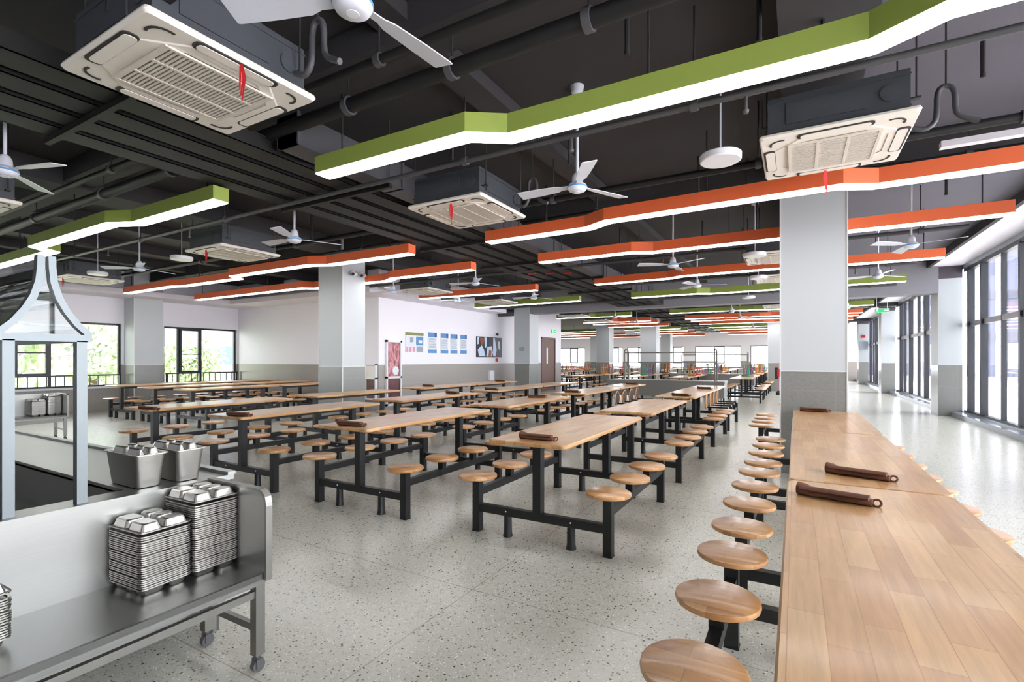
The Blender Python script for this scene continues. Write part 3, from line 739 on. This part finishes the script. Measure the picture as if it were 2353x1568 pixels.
# disc lamps
def make_disc(label):
    t = thing('disc_lamp', label, 'lamp', (0, 0, 2.95), 0, 'round white pendant lamps')
    ob('lamp_disc', MB().lathe([(0, 0), (.145, 0), (.155, .008), (.157, .05), (.145, .06), (0, .062)], n=36), 'white', t)
    ob('hanger_rod', MB().cyl((0, 0, .06), (0, 0, SLAB - 2.95), .007, 8), 'fanwhite', t)
    ob('ceiling_rose', MB().lathe([(.01, SLAB - 2.95 - .045), (.05, SLAB - 2.95 - .03), (.055, SLAB - 2.95)], n=18), 'fanwhite', t)
    return t
ds = [(-.52, 4.26, 'round white pendant lamp left of the upper right air unit'), (-8.45, 4.23, 'round white pendant lamp beside the air unit left of the trays'), (-11.3, 4.2, 'round white pendant lamp near the left windows, leftmost one'),
      (-.54, 8.45, 'round white pendant lamp left of the big column, upper one'), (-.63, 10.8, 'round white pendant lamp left of the big column, middle one'), (-1.05, 14.1, 'round white pendant lamp left of the big column, lowest one')]
D0 = None
for x, y, l in ds:
    if D0 is None: D0 = make_disc(l); D0.location = (x, y, 2.95)
    else: dup(D0, (x, y, 2.95), 0, l)

# ------------------------------------------------------------------ cable trays, duct, pipes
for k in range(4):
    x = -5.0 + k * .325; w = .235; y0 = -3.5
    t = thing('cable_tray', 'black cable tray running the length of the hall, %s from the left of four' % ORD[k], 'cable tray', (x, y0, 3.14), 0, 'black cable trays')
    ob('tray_channel', MB().box(-w / 2, w / 2, 0, 38, 0, .008).box(-w / 2, -w / 2 + .006, 0, 38, 0, .12).box(w / 2 - .006, w / 2, 0, 38, 0, .12), 'tray', t)
    lid = MB()
    for j in range(19): lid.box(-w / 2 - .004, w / 2 + .004, j * 2, j * 2 + 1.97, .12, .128)
    ob('tray_lid', lid, 'tray', t)
    for j in range(3): ob('cable', MB().cyl((-.07 + .07 * j, .05, .03), (-.07 + .07 * j, 37.9, .03), .02, 6), 'tray', t)
t = thing('ventilation_duct', 'dark grey rectangular duct along the right side of the cable trays', 'duct', (-3.68, 2.66, 3.15))
ob('duct_body', MB().box(-.12, .12, 0, 12.6, 0, .26), 'duct', t)
for j in range(11): ob('duct_flange', MB().box(-.135, .135, j * 1.25, j * 1.25 + .03, 0.0, .272), 'duct', t)
for j, y in enumerate([-.5 + 2.1 * i for i in range(17)]):
    if abs(y - 15.85) < .6: continue
    y += .35 if j in (3, 9, 10, 12) else 0
    t = thing('strut_hanger', 'black strut carrying the cable trays, %s' % (('%s from the camera' % ORD[j]) if j < 12 else '%s from the far wall' % ORD[16 - j]), 'hanger', (-4.5, y, 3.09), 0, 'struts under the cable trays')
    ob('strut_bar', MB().box(-.70, .99, -.02, .02, 0, .045), 'tray', t)
    for q in (-.68, .97): ob('hanger_rod', MB().cyl((q, 0, 0), (q, 0, SLAB - 3.085), .007, 6), 'rod', t)
for x, y, c, l in ((-4.675, 9.0, 'red', 'left'), (-4.35, 9.15, 'red', 'middle'), (-4.025, 9.3, 'red', 'right')):
    tag(ob('warning_tag', MB().box(-.09, .09, -.02, .02, 0, .02), c, None, (x, y, 3.12)), 'small red tag under the cable trays, %s of three' % l, 'tag', 'red tags under the trays')
def pipe(y, z, r, x0, x1, label, clamps, mat='tray', drop=()):
    t = thing('ceiling_pipe', label, 'pipe', (0, y, z), 0, 'ceiling pipes')
    ob('pipe_run', MB().cyl((x0, 0, 0), (x1, 0, 0), r, 14), mat, t)
    for x in clamps:
        cl_ = ob('pipe_clamp', MB().cyl((x - .025, 0, 0), (x + .025, 0, 0), r + .014, 16), 'duct', t)
        ob('hanger_rod', MB().cyl((x, 0, r), (x, 0, SLAB - z), .007, 6), 'rod', cl_)
    for x in drop: ob('sprinkler_head', MB().cyl((x, 0, 0), (x, 0, -.11), .01, 8).lathe([(.02, -.11), (.016, -.13), (0, -.135)], (x, 0, 0), 10), 'duct', t)
pipe(2.66, 3.3, .055, -14.6, 3.0, 'thick black pipe with ring clamps, nearest at the top', (-13, -11, -9, -7, -5.5, -2.95, -1.98, -1.02, .6, 2.0))
pipe(2.42, 3.36, .03, -14.6, 2.6, 'thinner black pipe just in front of the thick clamped one', (-12, -9.5, -6.2, -2.4, .2))
pipe(3.55, 3.1, .022, -14.6, 2.1, 'thin grey pipe with sprinklers running behind the large green light', (-12.6, -10.4, -8.2, -6.1, -2.5, -.6, 1.2), 'duct', (-11.5, -9.2, -6.9, -1.5, -.28))
pipe(5.15, 3.2, .035, -14.6, 2.1, 'black pipe just before the orange light at the column', (-12.2, -9.6, -6.9, -2.4, -.3, 1.5))
pipe(6.55, 3.42, .03, -14.6, 2.1, 'black pipe along the front of the column beam', (-12.2, -9.6, -6.9, -2.4, -.5, 1.5), 'tray', (-10, -2, 1))
pipe(8.75, 3.15, .03, -9.0, 2.0, 'black pipe in the bay behind the big column, first one', (-8, -6, -2.4, -.5, 1.5), 'duct', (-7, -2, 1))
pipe(11.55, 3.15, .03, -9.0, 2.0, 'black pipe in the bay behind the big column, second one', (-8, -6, -2.4, -.5, 1.5), 'duct', (-7, -2, 1))
pipe(14.2, 3.1, .04, -9.0, 2.0, 'black pipe just before the grey bulkhead', (-8, -6, -2.4, -.5, 1.5), 'duct')
def trap(x, y, l):
    t = thing('condensate_pipe', l, 'pipe', (x, y, 3.05), 0, 'bent drain pipes by the air units')
    pts = [(-.12, 0, .02), (-.04, 0, -.02), (.02, 0, .02), (.03, 0, .10), (.03, 0, .22), (.05, 0, .27), (.1, 0, .27), (.13, 0, .22), (.13, 0, .08), (.16, 0, .03), (.26, 0, -.02)]
    sm = []
    for i in range(len(pts) - 1):
        a, b = Vector(pts[i]), Vector(pts[i + 1]); sm += [a.lerp(b, .25), a.lerp(b, .75)]
    ob('drain_tube', MB().tube([pts[0]] + sm + [pts[-1]], .018, 10), 'duct', t)
    ob('hanger_rod', MB().cyl((.08, 0, .28), (.08, 0, SLAB - 3.05), .006, 6), 'rod', t)
trap(-2.46, 1.92, 'bent grey drain pipe beside the large near air unit')
trap(-2.54, 4.75, 'bent grey drain pipe beside the middle air unit')
trap(.85, 4.6, 'bent grey drain pipe beside the upper right air unit')
rodspots = [(-3.1, 1.2), (-2.9, 3.9), (-2.1, 4.9), (-.9, 3.0), (-.2, 3.5), (.15, 3.7), (-1.2, 2.2), (1.2, 4.9), (-3.0, 6.2), (-2.3, 6.3), (-1.0, 6.2), (-.5, 8.2), (-2.8, 8.9), (-1.4, 9.1), (1.6, 7.9), (-6.6, 5.2), (-8.9, 5.4), (-10.8, 5.4), (-6.1, 6.4), (-9.3, 8.2)]
for i, (x, y) in enumerate(rodspots):
    lo = 3.2 + .35 * ((i * 7) % 5) / 5
    tag(ob('sprinkler_drop', MB().cyl((0, 0, 0), (0, 0, SLAB - lo), .016, 8).lathe([(0, -.03), (.018, -.025), (.018, 0)], n=10), 'rod', None, (x, y, lo)), 'black vertical pipe stub hanging from the dark ceiling', 'pipe', 'pipe stubs under the ceiling')

# ------------------------------------------------------------------ near steel tray shelf
def make_shelf(label):
    t = thing('tray_shelf', label, 'shelf', (0, 0, 0), 0, 'steel tray shelves')   # origin at front far corner foot
    L = 2.7; D = .44
    ob('shelf_board', MB().box(-D, 0, -L, 0, .405, .43).box(-.012, 0, -L, 0, .385, .43), 'steel_y', t)
    ob('back_panel', MB().box(-D - .015, -D, -L, .0, .43, .785).box(-D - .03, -D + .005, -L, 0, .775, .79), 'steel_y', t)
    r = .06; pts = [(-D, .43)] + [(.005 - r + r * math.sin(a), .785 - r + r * math.cos(a)) for a in [PI / 2 * k / 6 for k in range(6, -1, -1)]] + [(-D, .785)]
    pts = [(-D, .40), (.005, .40)] + [(.005 - r + r * math.cos(PI / 2 * k / 6), .785 - r + r * math.sin(PI / 2 * k / 6)) for k in range(7)] + [(-D, .785)]
    n = len(pts); e = MB(); vs = [(x, 0, z) for x, z in pts] + [(x, .012, z) for x, z in pts]
    e.add(vs, [tuple(range(n)), tuple(range(2 * n - 1, n - 1, -1))] + [(i, (i + 1) % n, n + (i + 1) % n, n + i) for i in range(n)])
    ed = ob('end_panel', e, 'steel', t)
    rim = MB(); path = [(x, z) for x, z in pts[1:]]
    m = len(path)
    vs = []
    for x, z in path: vs += [(x, -.008, z), (x, .022, z), (x * 1.0 + .012 if x > -.2 else x, .022, z + (.012 if z > .75 else 0)), (x * 1.0 + .012 if x > -.2 else x, -.008, z + (.012 if z > .75 else 0))]
    fs = []
    for i in range(m - 1):
        for k in range(4): fs.append((i * 4 + k, i * 4 + (k + 1) % 4, (i + 1) * 4 + (k + 1) % 4, (i + 1) * 4 + k))
    ob('rolled_edge', rim.add(vs, fs), 'tube_steel', ed)
    for y in (-.02, -1.3, -2.6):
        for x in (-.025, -D + .02):
            lg = ob('leg', MB().box(x - .021, x + .021, y - .021, y + .021, .075, .405), 'tube_steel', t)
            ob('caster', MB().box(x - .012, x + .012, y - .01, y + .01, .045, .08).cyl((x - .012, y, .028), (x + .012, y, .028), .028, 14).box(x - .02, x - .015, y - .015, y + .015, .02, .06).box(x + .015, x + .02, y - .015, y + .015, .02, .06), 'rubber', lg)
    ob('front_rail', MB().bar((-.025, -.04, .345), (-.025, -L + .1, .345), .022, .03), 'tube_steel', t)
    ob('back_rail', MB().bar((-D + .02, -.04, .30), (-D + .02, -L + .1, .30), .022, .03), 'tube_steel', t)
    ob('front_low_rail', MB().bar((-.025, -1.32, .2), (-.025, -L + .1, .2), .022, .03), 'tube_steel', t)
    for y in (-.02, -1.3): ob('cross_rail', MB().bar((-.045, y, .19), (-D + .04, y, .19), .022, .03), 'tube_steel', t)
    return t
SH = make_shelf('steel tray shelf on casters in the lower left foreground'); SH.location = (-2.03, 1.36, 0)
dup(SH, (-10.72, 3.56, 0), 0, 'smaller looking steel tray shelf far behind, seen between the canopy posts')

def tray_mesh(w=.245, d=.20, scale=1.0):
    m = MB(); h = .034
    # rim
    o = rrect(-w / 2, w / 2, -d / 2, d / 2, .022, 4); i1 = rrect(-w / 2 + .008, w / 2 - .008, -d / 2 + .008, d / 2 - .008, .016, 4)
    n = len(o)
    vs = [(x, y, -.0048) for x, y in o] + [(x, y, 0) for x, y in o] + [(x, y, 0) for x, y in i1] + [(x, y, -.004) for x, y in i1]
    fs = [(r * n + k, r * n + (k + 1) % n, (r + 1) * n + (k + 1) % n, (r + 1) * n + k) for r in range(3) for k in range(n)]
    fs.append(tuple(3 * n + k for k in range(n)))
    m.add(vs, fs)
    def cup(x0, x1, y0, y1):
        r0 = rrect(x0, x1, y0, y1, .016, 3); r1 = rrect(x0 + .008, x1 - .008, y0 + .008, y1 - .008, .012, 3); r2 = rrect(x0 + .013, x1 - .013, y0 + .013, y1 - .013, .01, 3)
        k = len(r0); vs = [(x, y, -.004) for x, y in r0] + [(x, y, -h + .005) for x, y in r1] + [(x, y, -h) for x, y in r2]
        m.add(vs, [(r * k + j, r * k + (j + 1) % k, (r + 1) * k + (j + 1) % k, (r + 1) * k + j) for r in range(2) for j in range(k)] + [tuple(2 * k + j for j in range(k))])
    a = w / 2 - .012; b = d / 2 - .012
    cup(-a, -.004, .004, b); cup(.004, a, .012, b); cup(-a, -a * .36, -b, -.004); cup(-a * .30, a * .30, -b, -.004); cup(a * .36, a, -b, .004)
    return m
TM = tray_mesh().mesh('compartment_tray', 'tray_steel')
def stack(cx, cy, z0, n, rz, where, group, flips=1):
    pitch = .0082
    for k in range(n):
        inv = k >= n - flips
        z = z0 + .034 + pitch * k + .0025 * (k * 3 // 16) + (.004 if inv else 0)
        o = ob('compartment_tray', TM, None, None, (cx + random.uniform(-.0013, .0013), cy + random.uniform(-.0013, .0013), z), (PI if inv else 0, 0, rz + random.uniform(-.005, .005)))
        lb = 'topmost upside-down steel compartment tray of the %s' % where if inv else ('lowest steel compartment tray of the %s' % where if k == 0 else 'steel compartment tray nested within the %s' % where)
        tag(o, lb, 'tray', group)
stack(-2.35, 1.055, .43, 26, PI / 2 * 0 + .06, 'lower full stack on the near shelf', 'trays in the middle stack')
stack(-2.35, 1.262, .43, 34, .02, 'taller stack on the near shelf', 'trays in the tall stack')
stack(-2.35, .50, .43, 17, .03, 'left edge stack on the near shelf', 'trays in the left edge stack')
for dx, dy, n, wh in ((-2.35, 1.055, 26, 'middle stack on the far shelf'), (-2.35, 1.262, 34, 'tall stack on the far shelf'), (-2.35, .50, 17, 'low stack on the far shelf')):
    stack(dx - 8.69, dy + 2.2, .43, n, .03, wh, 'trays on the far shelf')

# ------------------------------------------------------------------ serving counter with pagoda canopy
t = thing('serving_counter', 'stainless steel serving counter behind the near tray shelf', 'counter', (-2.5, .95, 0))
ob('worktop', MB().box(-3.6, -.0, -.62, -.30, .76, .785).box(-3.6, 0, .12, .55, .76, .785).box(-.12, 0, -.30, .12, .76, .785).box(-3.6, -3.4, -.30, .12, .76, .785).box(-3.6, 0, .52, .56, .785, .80), 'steel', t)
ob('food_well', MB().box(-3.4, -.12, -.30, .12, .55, .57).box(-3.4, -.12, -.31, -.30, .55, .77).box(-3.4, -.12, .12, .13, .55, .77).box(-.13, -.12, -.30, .12, .55, .77).box(-3.4, -3.39, -.3, .12, .55, .77), 'steel', t)
ob('front_panel', MB().box(-3.6, -.02, .52, .535, .15, .76), 'steel', t)
ob('side_panel', MB().box(-.035, -.02, -.6, .52, .12, .76), 'steel', t)
ob('back_panel', MB().box(-3.6, -.02, -.615, -.6, .12, .76), 'steel', t)
for x in (-.06, -1.8, -3.5):
    for y in (-.56, .48): ob('leg', MB().cyl((x, y, 0), (x, y, .15), .025, 12), 'tube_steel', t)
c = thing('counter_canopy', 'pagoda shaped steel and glass canopy standing on the serving counter', 'canopy', (-2.5, .77, .786))
for x in (-.018, -1.75):
    for y in (-.108, .108): ob('post', MB().box(x - .018, x + .018, y - .017, y + .017, 0, .66), 'canopy_steel', c)
ob('top_frame', MB().box(-.04, 0, -.14, .14, .655, .684).box(-1.77, -1.73, -.14, .14, .655, .684).box(-1.73, -.04, -.14, -.11, .655, .684).box(-1.73, -.04, .11, .14, .655, .684), 'canopy_steel', c)
prof = [(.016, .985), (.017, .94), (.022, .885), (.038, .825), (.062, .775), (.095, .725), (.138, .68)]
for x in (-.02, -1.75):
    for s in (-1, 1):
        m = MB(); rings = []
        for i, (y, z) in enumerate(prof):
            a = prof[max(0, i - 1)]; b_ = prof[min(len(prof) - 1, i + 1)]; dv = Vector((b_[0] - a[0], b_[1] - a[1])).normalized(); nv = Vector((-dv.y, dv.x)) * .0115
            rings.append([(x - .017, s * (y - nv.x), z - nv.y), (x + .017, s * (y - nv.x), z - nv.y), (x + .017, s * (y + nv.x), z + nv.y), (x - .017, s * (y + nv.x), z + nv.y)])
        m.loft(rings); m.sm = [False] * len(m.sm)
        ob('curved_rafter', m, 'canopy_steel', c)
for s in (-1, 1):
    m = MB(); vs = []
    for y, z in prof: vs += [(-.04, s * y, z), (-1.73, s * y, z)]
    m.add(vs, [(2 * i, 2 * i + 1, 2 * i + 3, 2 * i + 2) for i in range(len(prof) - 1)], True)
    ob('roof_glass', m, 'canopy_glass', c)
gp = [(y, z) for y, z in prof] + [(-y, z) for y, z in reversed(prof)]
m = MB(); m.add([(-.02, y, z) for y, z in gp], [tuple(range(len(gp)))]); ob('gable_glass', m, 'canopy_glass', c)
# pans on the counter
def pan(x, y, label):
    t = thing('deep_pan', label, 'pan', (x, y, .785), 0, 'deep steel pans on the counter')
    rings = []
    for z, w, d in ((0, .25, .09), (.004, .262, .1), (.15, .305, .125), (.152, .33, .142), (.156, .33, .142), (.156, .308, .128), (.148, .302, .122), (.02, .256, .094)):
        rings.append([(px, py, z) for px, py in rrect(-w / 2, w / 2, -d / 2, d / 2, .022, 4)])
    ob('pan_body', MB().loft(rings), 'tray_steel', t)
    return t
pan(-2.70, 1.15, 'deep steel pan with trays inside, nearer of the two on the serving counter')
pan(-2.68, 1.31, 'deep steel pan with trays inside, farther of the two on the serving counter')
TM2 = tray_mesh(.27, .118).mesh('compartment_tray', 'tray_steel')
for x, y, l in ((-2.70, 1.15, 'nearer'), (-2.68, 1.31, 'farther')):
    for k in range(3):
        tag(ob('compartment_tray', TM2, None, None, (x, y, .912 + .009 * k), (PI, 0, .01 * k)), '%s steel tray standing upside down in the %s deep pan' % (('lowest', 'middle', 'topmost')[k], l), 'tray', 'trays in the pans')

# ------------------------------------------------------------------ far serving counters
def far_counter(x0, x1, y, label, l2):
    t = thing('serving_counter', label, 'counter', ((x0 + x1) / 2, y, 0)); h = (x1 - x0) / 2
    ob('counter_body', MB().box(-h, h, -.35, .35, .36, .74), 'steel', t); ob('worktop', MB().box(-h - .02, h + .02, -.38, .38, .74, .80), 'steel', t)
    for q in (-h + .06, 0, h - .06):
        for s in (-.3, .3): ob('leg', MB().cyl((q, s, 0), (q, s, .36), .025, 10), 'tube_steel', t)
    c = thing('sneeze_guard', l2, 'guard', ((x0 + x1) / 2 + .1, y, .8)); g = h * .78
    for q in (-g, g):
        for s in (-.2, .2): ob('guard_post', MB().box(q - .018, q + .018, s - .018, s + .018, 0, .77), 'tube_steel', c)
        ob('arched_end', MB().tube([(q, .2 * math.cos(a * PI / 8), .77 + .1 * math.sin(a * PI / 8)) for a in range(9)], .018, 8), 'tube_steel', c)
    for z in (.5, .77):
        for s in (-.2, .2): ob('guard_rail', MB().bar((-g, s, z), (g, s, z), .03, .03), 'tube_steel', c)
    ob('glass_shelf', MB().box(-g, g, -.19, .19, .50, .506), 'canopy_glass', c)
far_counter(-4.75, -1.62, 14.3, 'long steel serving counter across the hall before the bulkhead', 'steel tube sneeze guard on the long far counter')
far_counter(-4.6, -1.4, 21.85, 'second steel serving counter further back in the far hall', 'steel tube sneeze guard on the second far counter')

# ------------------------------------------------------------------ poster wall
def wallbox(name, y0, y1, z0, z1, d, mat, parent=None, x=XP, off=0): return ob(name, MB().box(x + off, x + off + d, y0, y1, z0, z1), mat, parent)
def picture_mat(name, cols, scale, stretch=(1, 1, 1)):
    t = NT(name); tc = t.add('ShaderNodeTexCoord'); v = t.mapping(tc.outputs['Object'], scale=stretch)
    n = t.add('ShaderNodeTexNoise'); n.inputs['Scale'].default_value = scale; n.inputs['Detail'].default_value = 4; t.link(v, n.inputs['Vector'])
    r = t.add('ShaderNodeValToRGB'); r.color_ramp.interpolation = 'LINEAR'
    e = r.color_ramp.elements; e[0].position = .3; e[0].color = cols[0]; e[1].position = .72; e[1].color = cols[-1]
    for i, c in enumerate(cols[1:-1]): q = e.new(.3 + .42 * (i + 1) / (len(cols) - 1)); q.color = c
    t.link(n.outputs['Fac'], r.inputs[0]); t.link(r.outputs[0], t.b.inputs['Base Color']); t.rough(.25); return t.m
M['food'] = picture_mat('food_picture', [srgb(60, 26, 30), srgb(150, 60, 66), srgb(206, 140, 150), srgb(120, 40, 40)], 5, (1, 2.4, .8))
M['maroon'] = picture_mat('maroon_panel', [srgb(70, 26, 34), srgb(96, 40, 48), srgb(110, 60, 62)], 3)
M['posterblue'] = plain('poster_blue', srgb(74, 134, 190), .4)
M['posternavy'] = plain('poster_navy', srgb(40, 70, 130), .4)
M['postergrey'] = plain('poster_text_grey', srgb(150, 158, 170), .5)
M['posterwhite'] = plain('poster_white', srgb(216, 222, 230), .4)
M['pink'] = plain('poster_pink', srgb(216, 150, 170), .5)
M['olive'] = plain('olive_green', srgb(128, 134, 80), .5)
M['pic1'] = plain('picture_dark', srgb(40, 44, 58), .3); M['pic2'] = plain('picture_blue_white', srgb(196, 212, 234), .3); M['pic3'] = plain('picture_brown', srgb(146, 84, 56), .3)
M['exit'] = emit('exit_green', srgb(60, 196, 120), 0.8); M['exitw'] = emit('exit_white', (.9, 1, .93, 1), 1.4)
t = thing('picture_door', 'white framed tall panel with a pinkish food picture above and maroon below', 'panel', (XP, 10.18, 0))
f = MB()
for y in (-.3, .245): f.box(0, .06, y, y + .055, .12, 1.9)
for z in (.12, .86, 1.845): f.box(0, .06, -.3, .3, z, z + .055)
ob('frame', f, 'white', t); ob('food_picture', MB().box(.005, .03, -.245, .245, .915, 1.845), 'food', t); ob('lower_panel', MB().box(.005, .03, -.245, .245, .175, .86), 'maroon', t)
ob('dish', MB().cyl((.03, .08, 1.07), (.034, .08, 1.07), .12, 20), 'posterwhite', t)
t = thing('notice_board', 'white notice board with olive heading and blue panel, left of the posters', 'notice board', (XP, 11.06, 1.87))
ob('board', MB().box(0, .02, -.38, .38, -.29, .2), 'posterwhite', t); ob('heading', MB().box(0, .03, -.38, .38, .2, .28), 'olive', t)
ob('blue_panel', MB().box(.02, .026, .06, .37, -.08, .17), 'posterblue', t); ob('white_inset', MB().box(.026, .029, .16, .32, -.02, .07), 'posterwhite', t)
for k in range(3): ob('pink_strip', MB().box(.02, .024, -.36 + .14 * k, -.28 + .14 * k, -.27, -.13), 'pink', t)
ob('text_block', MB().box(.02, .024, .08, .36, -.27, -.11), 'postergrey', t); ob('portrait_mark', MB().box(.02, .024, -.2, -.06, .0, .14), 'postergrey', t)
pp = [(11.67, 12.08), (12.28, 12.66), (12.79, 13.15), (13.33, 13.68)]
for k, (a, b) in enumerate(pp):
    t = thing('wall_poster', 'blue and white text poster, %s from the left of four' % ORD[k], 'poster', (XP, (a + b) / 2, 1.88), 0, 'four blue wall posters'); w = (b - a) / 2
    ob('sheet', MB().box(0, .012, -w, w, -.31, .31), 'posterwhite', t); ob('blue_header', MB().box(.012, .015, -w, w, .17, .31), 'posterblue', t)
    ob('navy_footer', MB().box(.012, .015, -w, w, -.31, -.2), 'posterblue', t); ob('corner_mark', MB().box(.015, .017, w * .5, w, .17, .31), 'posternavy', t)
    tx = MB()
    for j in range(9): tx.box(.012, .014, -w * .85, w * (.85 - .25 * ((j * 5) % 3 == 0)), .125 - .034 * j, .14 - .034 * j)
    ob('text_lines', tx, 'postergrey', t)
t = thing('wall_picture', 'wide picture of people in white on the poster wall', 'picture', (XP, 15.1, 1.82))
ob('picture_panel', MB().box(0, .04, -.84, .84, -.36, .36), 'pic1', t)
sh = MB()
def blob(mb, pts, z): mb.add([(z, y, w) for y, w in pts], [tuple(range(len(pts)))])
for pts in ([(-.8, -.1), (-.55, .06), (-.4, -.1), (-.3, -.33), (-.72, -.33)], [(-.38, .34), (-.22, .34), (-.24, 0), (-.34, -.04)], [(-.2, .0), (.1, .04), (.2, -.2), (.1, -.34), (-.25, -.34)], [(.22, .34), (.32, .34), (.45, -.1), (.36, -.34), (.2, -.3)], [(.55, .22), (.68, .22), (.7, -.1), (.58, -.05)], [(-.82, .34), (-.7, .34), (-.74, .1), (-.82, .08)]): blob(sh, pts, .042)
ob('white_figures', sh, 'pic2', t)
s2 = MB()
for pts in ([(-.68, .32), (-.42, .32), (-.42, .1), (-.6, .05)], [(-.06, -.08), (.1, -.14), (.06, -.35), (-.12, -.35)]): blob(s2, pts, .044)
ob('brown_figures', s2, 'pic3', t)
tag(wallbox('hand_sanitizer', 15.02, 15.32, .62, .98, .09, 'white'), 'small white box fixed low on the tiled wall beneath the wide picture', 'box')
tag(ob('alarm_button', MB().box(0, .03, -.06, .06, -.06, .06), 'red', None, (XP, 15.6, 1.36)), 'small red alarm point under the wide picture', 'alarm')
tag(ob('wall_speaker', MB().lathe([(0, 0), (.03, 0), (.05, .04), (.05, .07)], n=14), 'slot', None, (XP, 15.6, 2.3), (0, PI / 2, 0)), 'small dark fitting on the wall above the wide picture', 'fitting')
t = thing('wall_cabinet', 'small white framed cabinet in the corner left of the picture panel', 'cabinet', (-9.82, YB, .3))
f = MB()
for x in (-.2, .17): f.box(x, x + .03, -.08, 0, 0, .95)
for z in (0, .55, .92): f.box(-.2, .2, -.08, 0, z, z + .04)
ob('frame', f, 'white', t); ob('dark_niche', MB().box(-.17, .17, -.03, -.002, .04, .55), 'brown_door', t); ob('upper_front', MB().box(-.17, .17, -.05, -.002, .59, .92), 'cream', t)
t = thing('wooden_door', 'brown door with a narrow glass strip at the end of the poster wall', 'door', (XP, 20.02, 0))
ob('door_leaf', MB().box(-.06, .0, -.68, .68, 0, 2.3), 'brown_door', t); ob('door_frame', MB().box(-.1, .03, -.72, -.66, 0, 2.36).box(-.1, .03, .66, .72, 0, 2.36).box(-.1, .03, -.72, .72, 2.28, 2.36), 'brown_door', t)
ob('vision_strip', MB().box(0, .01, -.2, -.06, 1.2, 1.9), 'posterwhite', t); ob('door_handle', MB().cyl((.05, .45, 1.05), (.05, .58, 1.05), .012, 8).cyl((0, .46, 1.05), (.06, .46, 1.05), .01, 8), 'steel', t)
def exit_sign(loc, rz, label, rods=False):
    t = thing('exit_sign', label, 'sign', loc, rz)
    ob('sign_box', MB().box(-.22, .22, -.02, .02, -.08, .08), 'white', t); ob('green_face', MB().box(-.205, .205, -.024, -.02, -.068, .068), 'exit', t)
    a = MB().box(.06, .19, -.027, -.024, -.012, .012); a.add([(.16, -.027, -.04), (.2, -.027, 0), (.16, -.027, .04)], [(0, 1, 2)])
    a.box(-.16, -.13, -.027, -.024, -.02, .02).box(-.155, -.135, -.027, -.024, .026, .046).bar((-.15, -.0255, -.02), (-.18, -.0255, -.052), .012, .002).bar((-.14, -.0255, -.02), (-.11, -.0255, -.052), .012, .002).bar((-.16, -.0255, .01), (-.185, -.0255, -.01), .01, .002)
    ob('arrow_and_figure', a, 'exitw', t)
    if rods:
        for q in (-.16, .16): ob('hanger_rod', MB().cyl((q, 0, .08), (q, 0, SLAB - loc[2]), .008, 6), 'white', t)
exit_sign((XP + .03, 20.55, 2.66), PI / 2, 'green lit exit sign above the brown door')
exit_sign((2.76, 22.6, 3.18), 0, 'green exit sign hanging on two rods beside the right windows', True)
tag(ob('exit_marker', MB().box(0, .02, -.09, .09, -.06, .06), 'exit', None, (-8.2, 15.9, .45)), 'small green lit exit marker low on the second column', 'sign')
for y, l in ((7.05, 'nearer the front edge'), (7.28, 'nearer the wall')):
    t = thing('security_camera', 'white security camera at the top of the left column, ' + l, 'camera', (-7.75, y, 3.1), 0, 'security cameras on the left column')
    ob('mount', MB().cyl((0, 0, .03), (.08, 0, .03), .03, 12), 'white', t); ob('camera_body', MB().cyl((.06, .06, .0), (.14, -.08, -.03), .042, 14), 'white', t); ob('lens', MB().cyl((.14, -.08, -.03), (.146, -.09, -.032), .03, 12), 'slot', t)
tag(ob('panel_box', MB().box(-.2, .2, -.1, 0, -.22, .22), 'postergrey', None, (3.25, 33.39, 2.15)), 'grey control box on the farthest pier by the right windows', 'box')
tag(ob('alarm_bell', MB().box(-.08, .08, -.08, 0, -.07, .07), 'red', None, (3.25, 33.39, 2.65)), 'small red alarm above the grey control box', 'alarm')
tag(ob('switch_plate', MB().box(-.1, .1, -.015, 0, -.07, .07), 'postergrey', None, (-8.5, 15.59, 1.75)), 'small grey switch plate on the second white column', 'switch')
# stand with cloth in the far hall
t = thing('folding_stand', 'upright stand with a red panel and dark cloth in the far aisle', 'stand', (-.55, 21.9, 0))
ob('base', MB().lathe([(0, 0), (.12, 0), (.12, .1), (.05, .16), (0, .16)], n=16), 'slot', t); ob('pole', MB().cyl((0, 0, .14), (0, 0, 1.25), .025, 8), 'pink', t)
ob('red_panel', MB().box(-.07, .07, -.04, -.02, .72, 1.0), 'red', t)
ob('dark_cloth', MB().loft([[(.04, -.05, .72), (.3, -.1, .6), (.5, 0, .95), (.3, .05, 1.05)], [(.08, .05, .60), (.28, .02, .45), (.52, .08, .9), (.3, .12, 1.0)]]).box(-.16, .16, -.01, .06, .62, 1.06), 'slot', t)
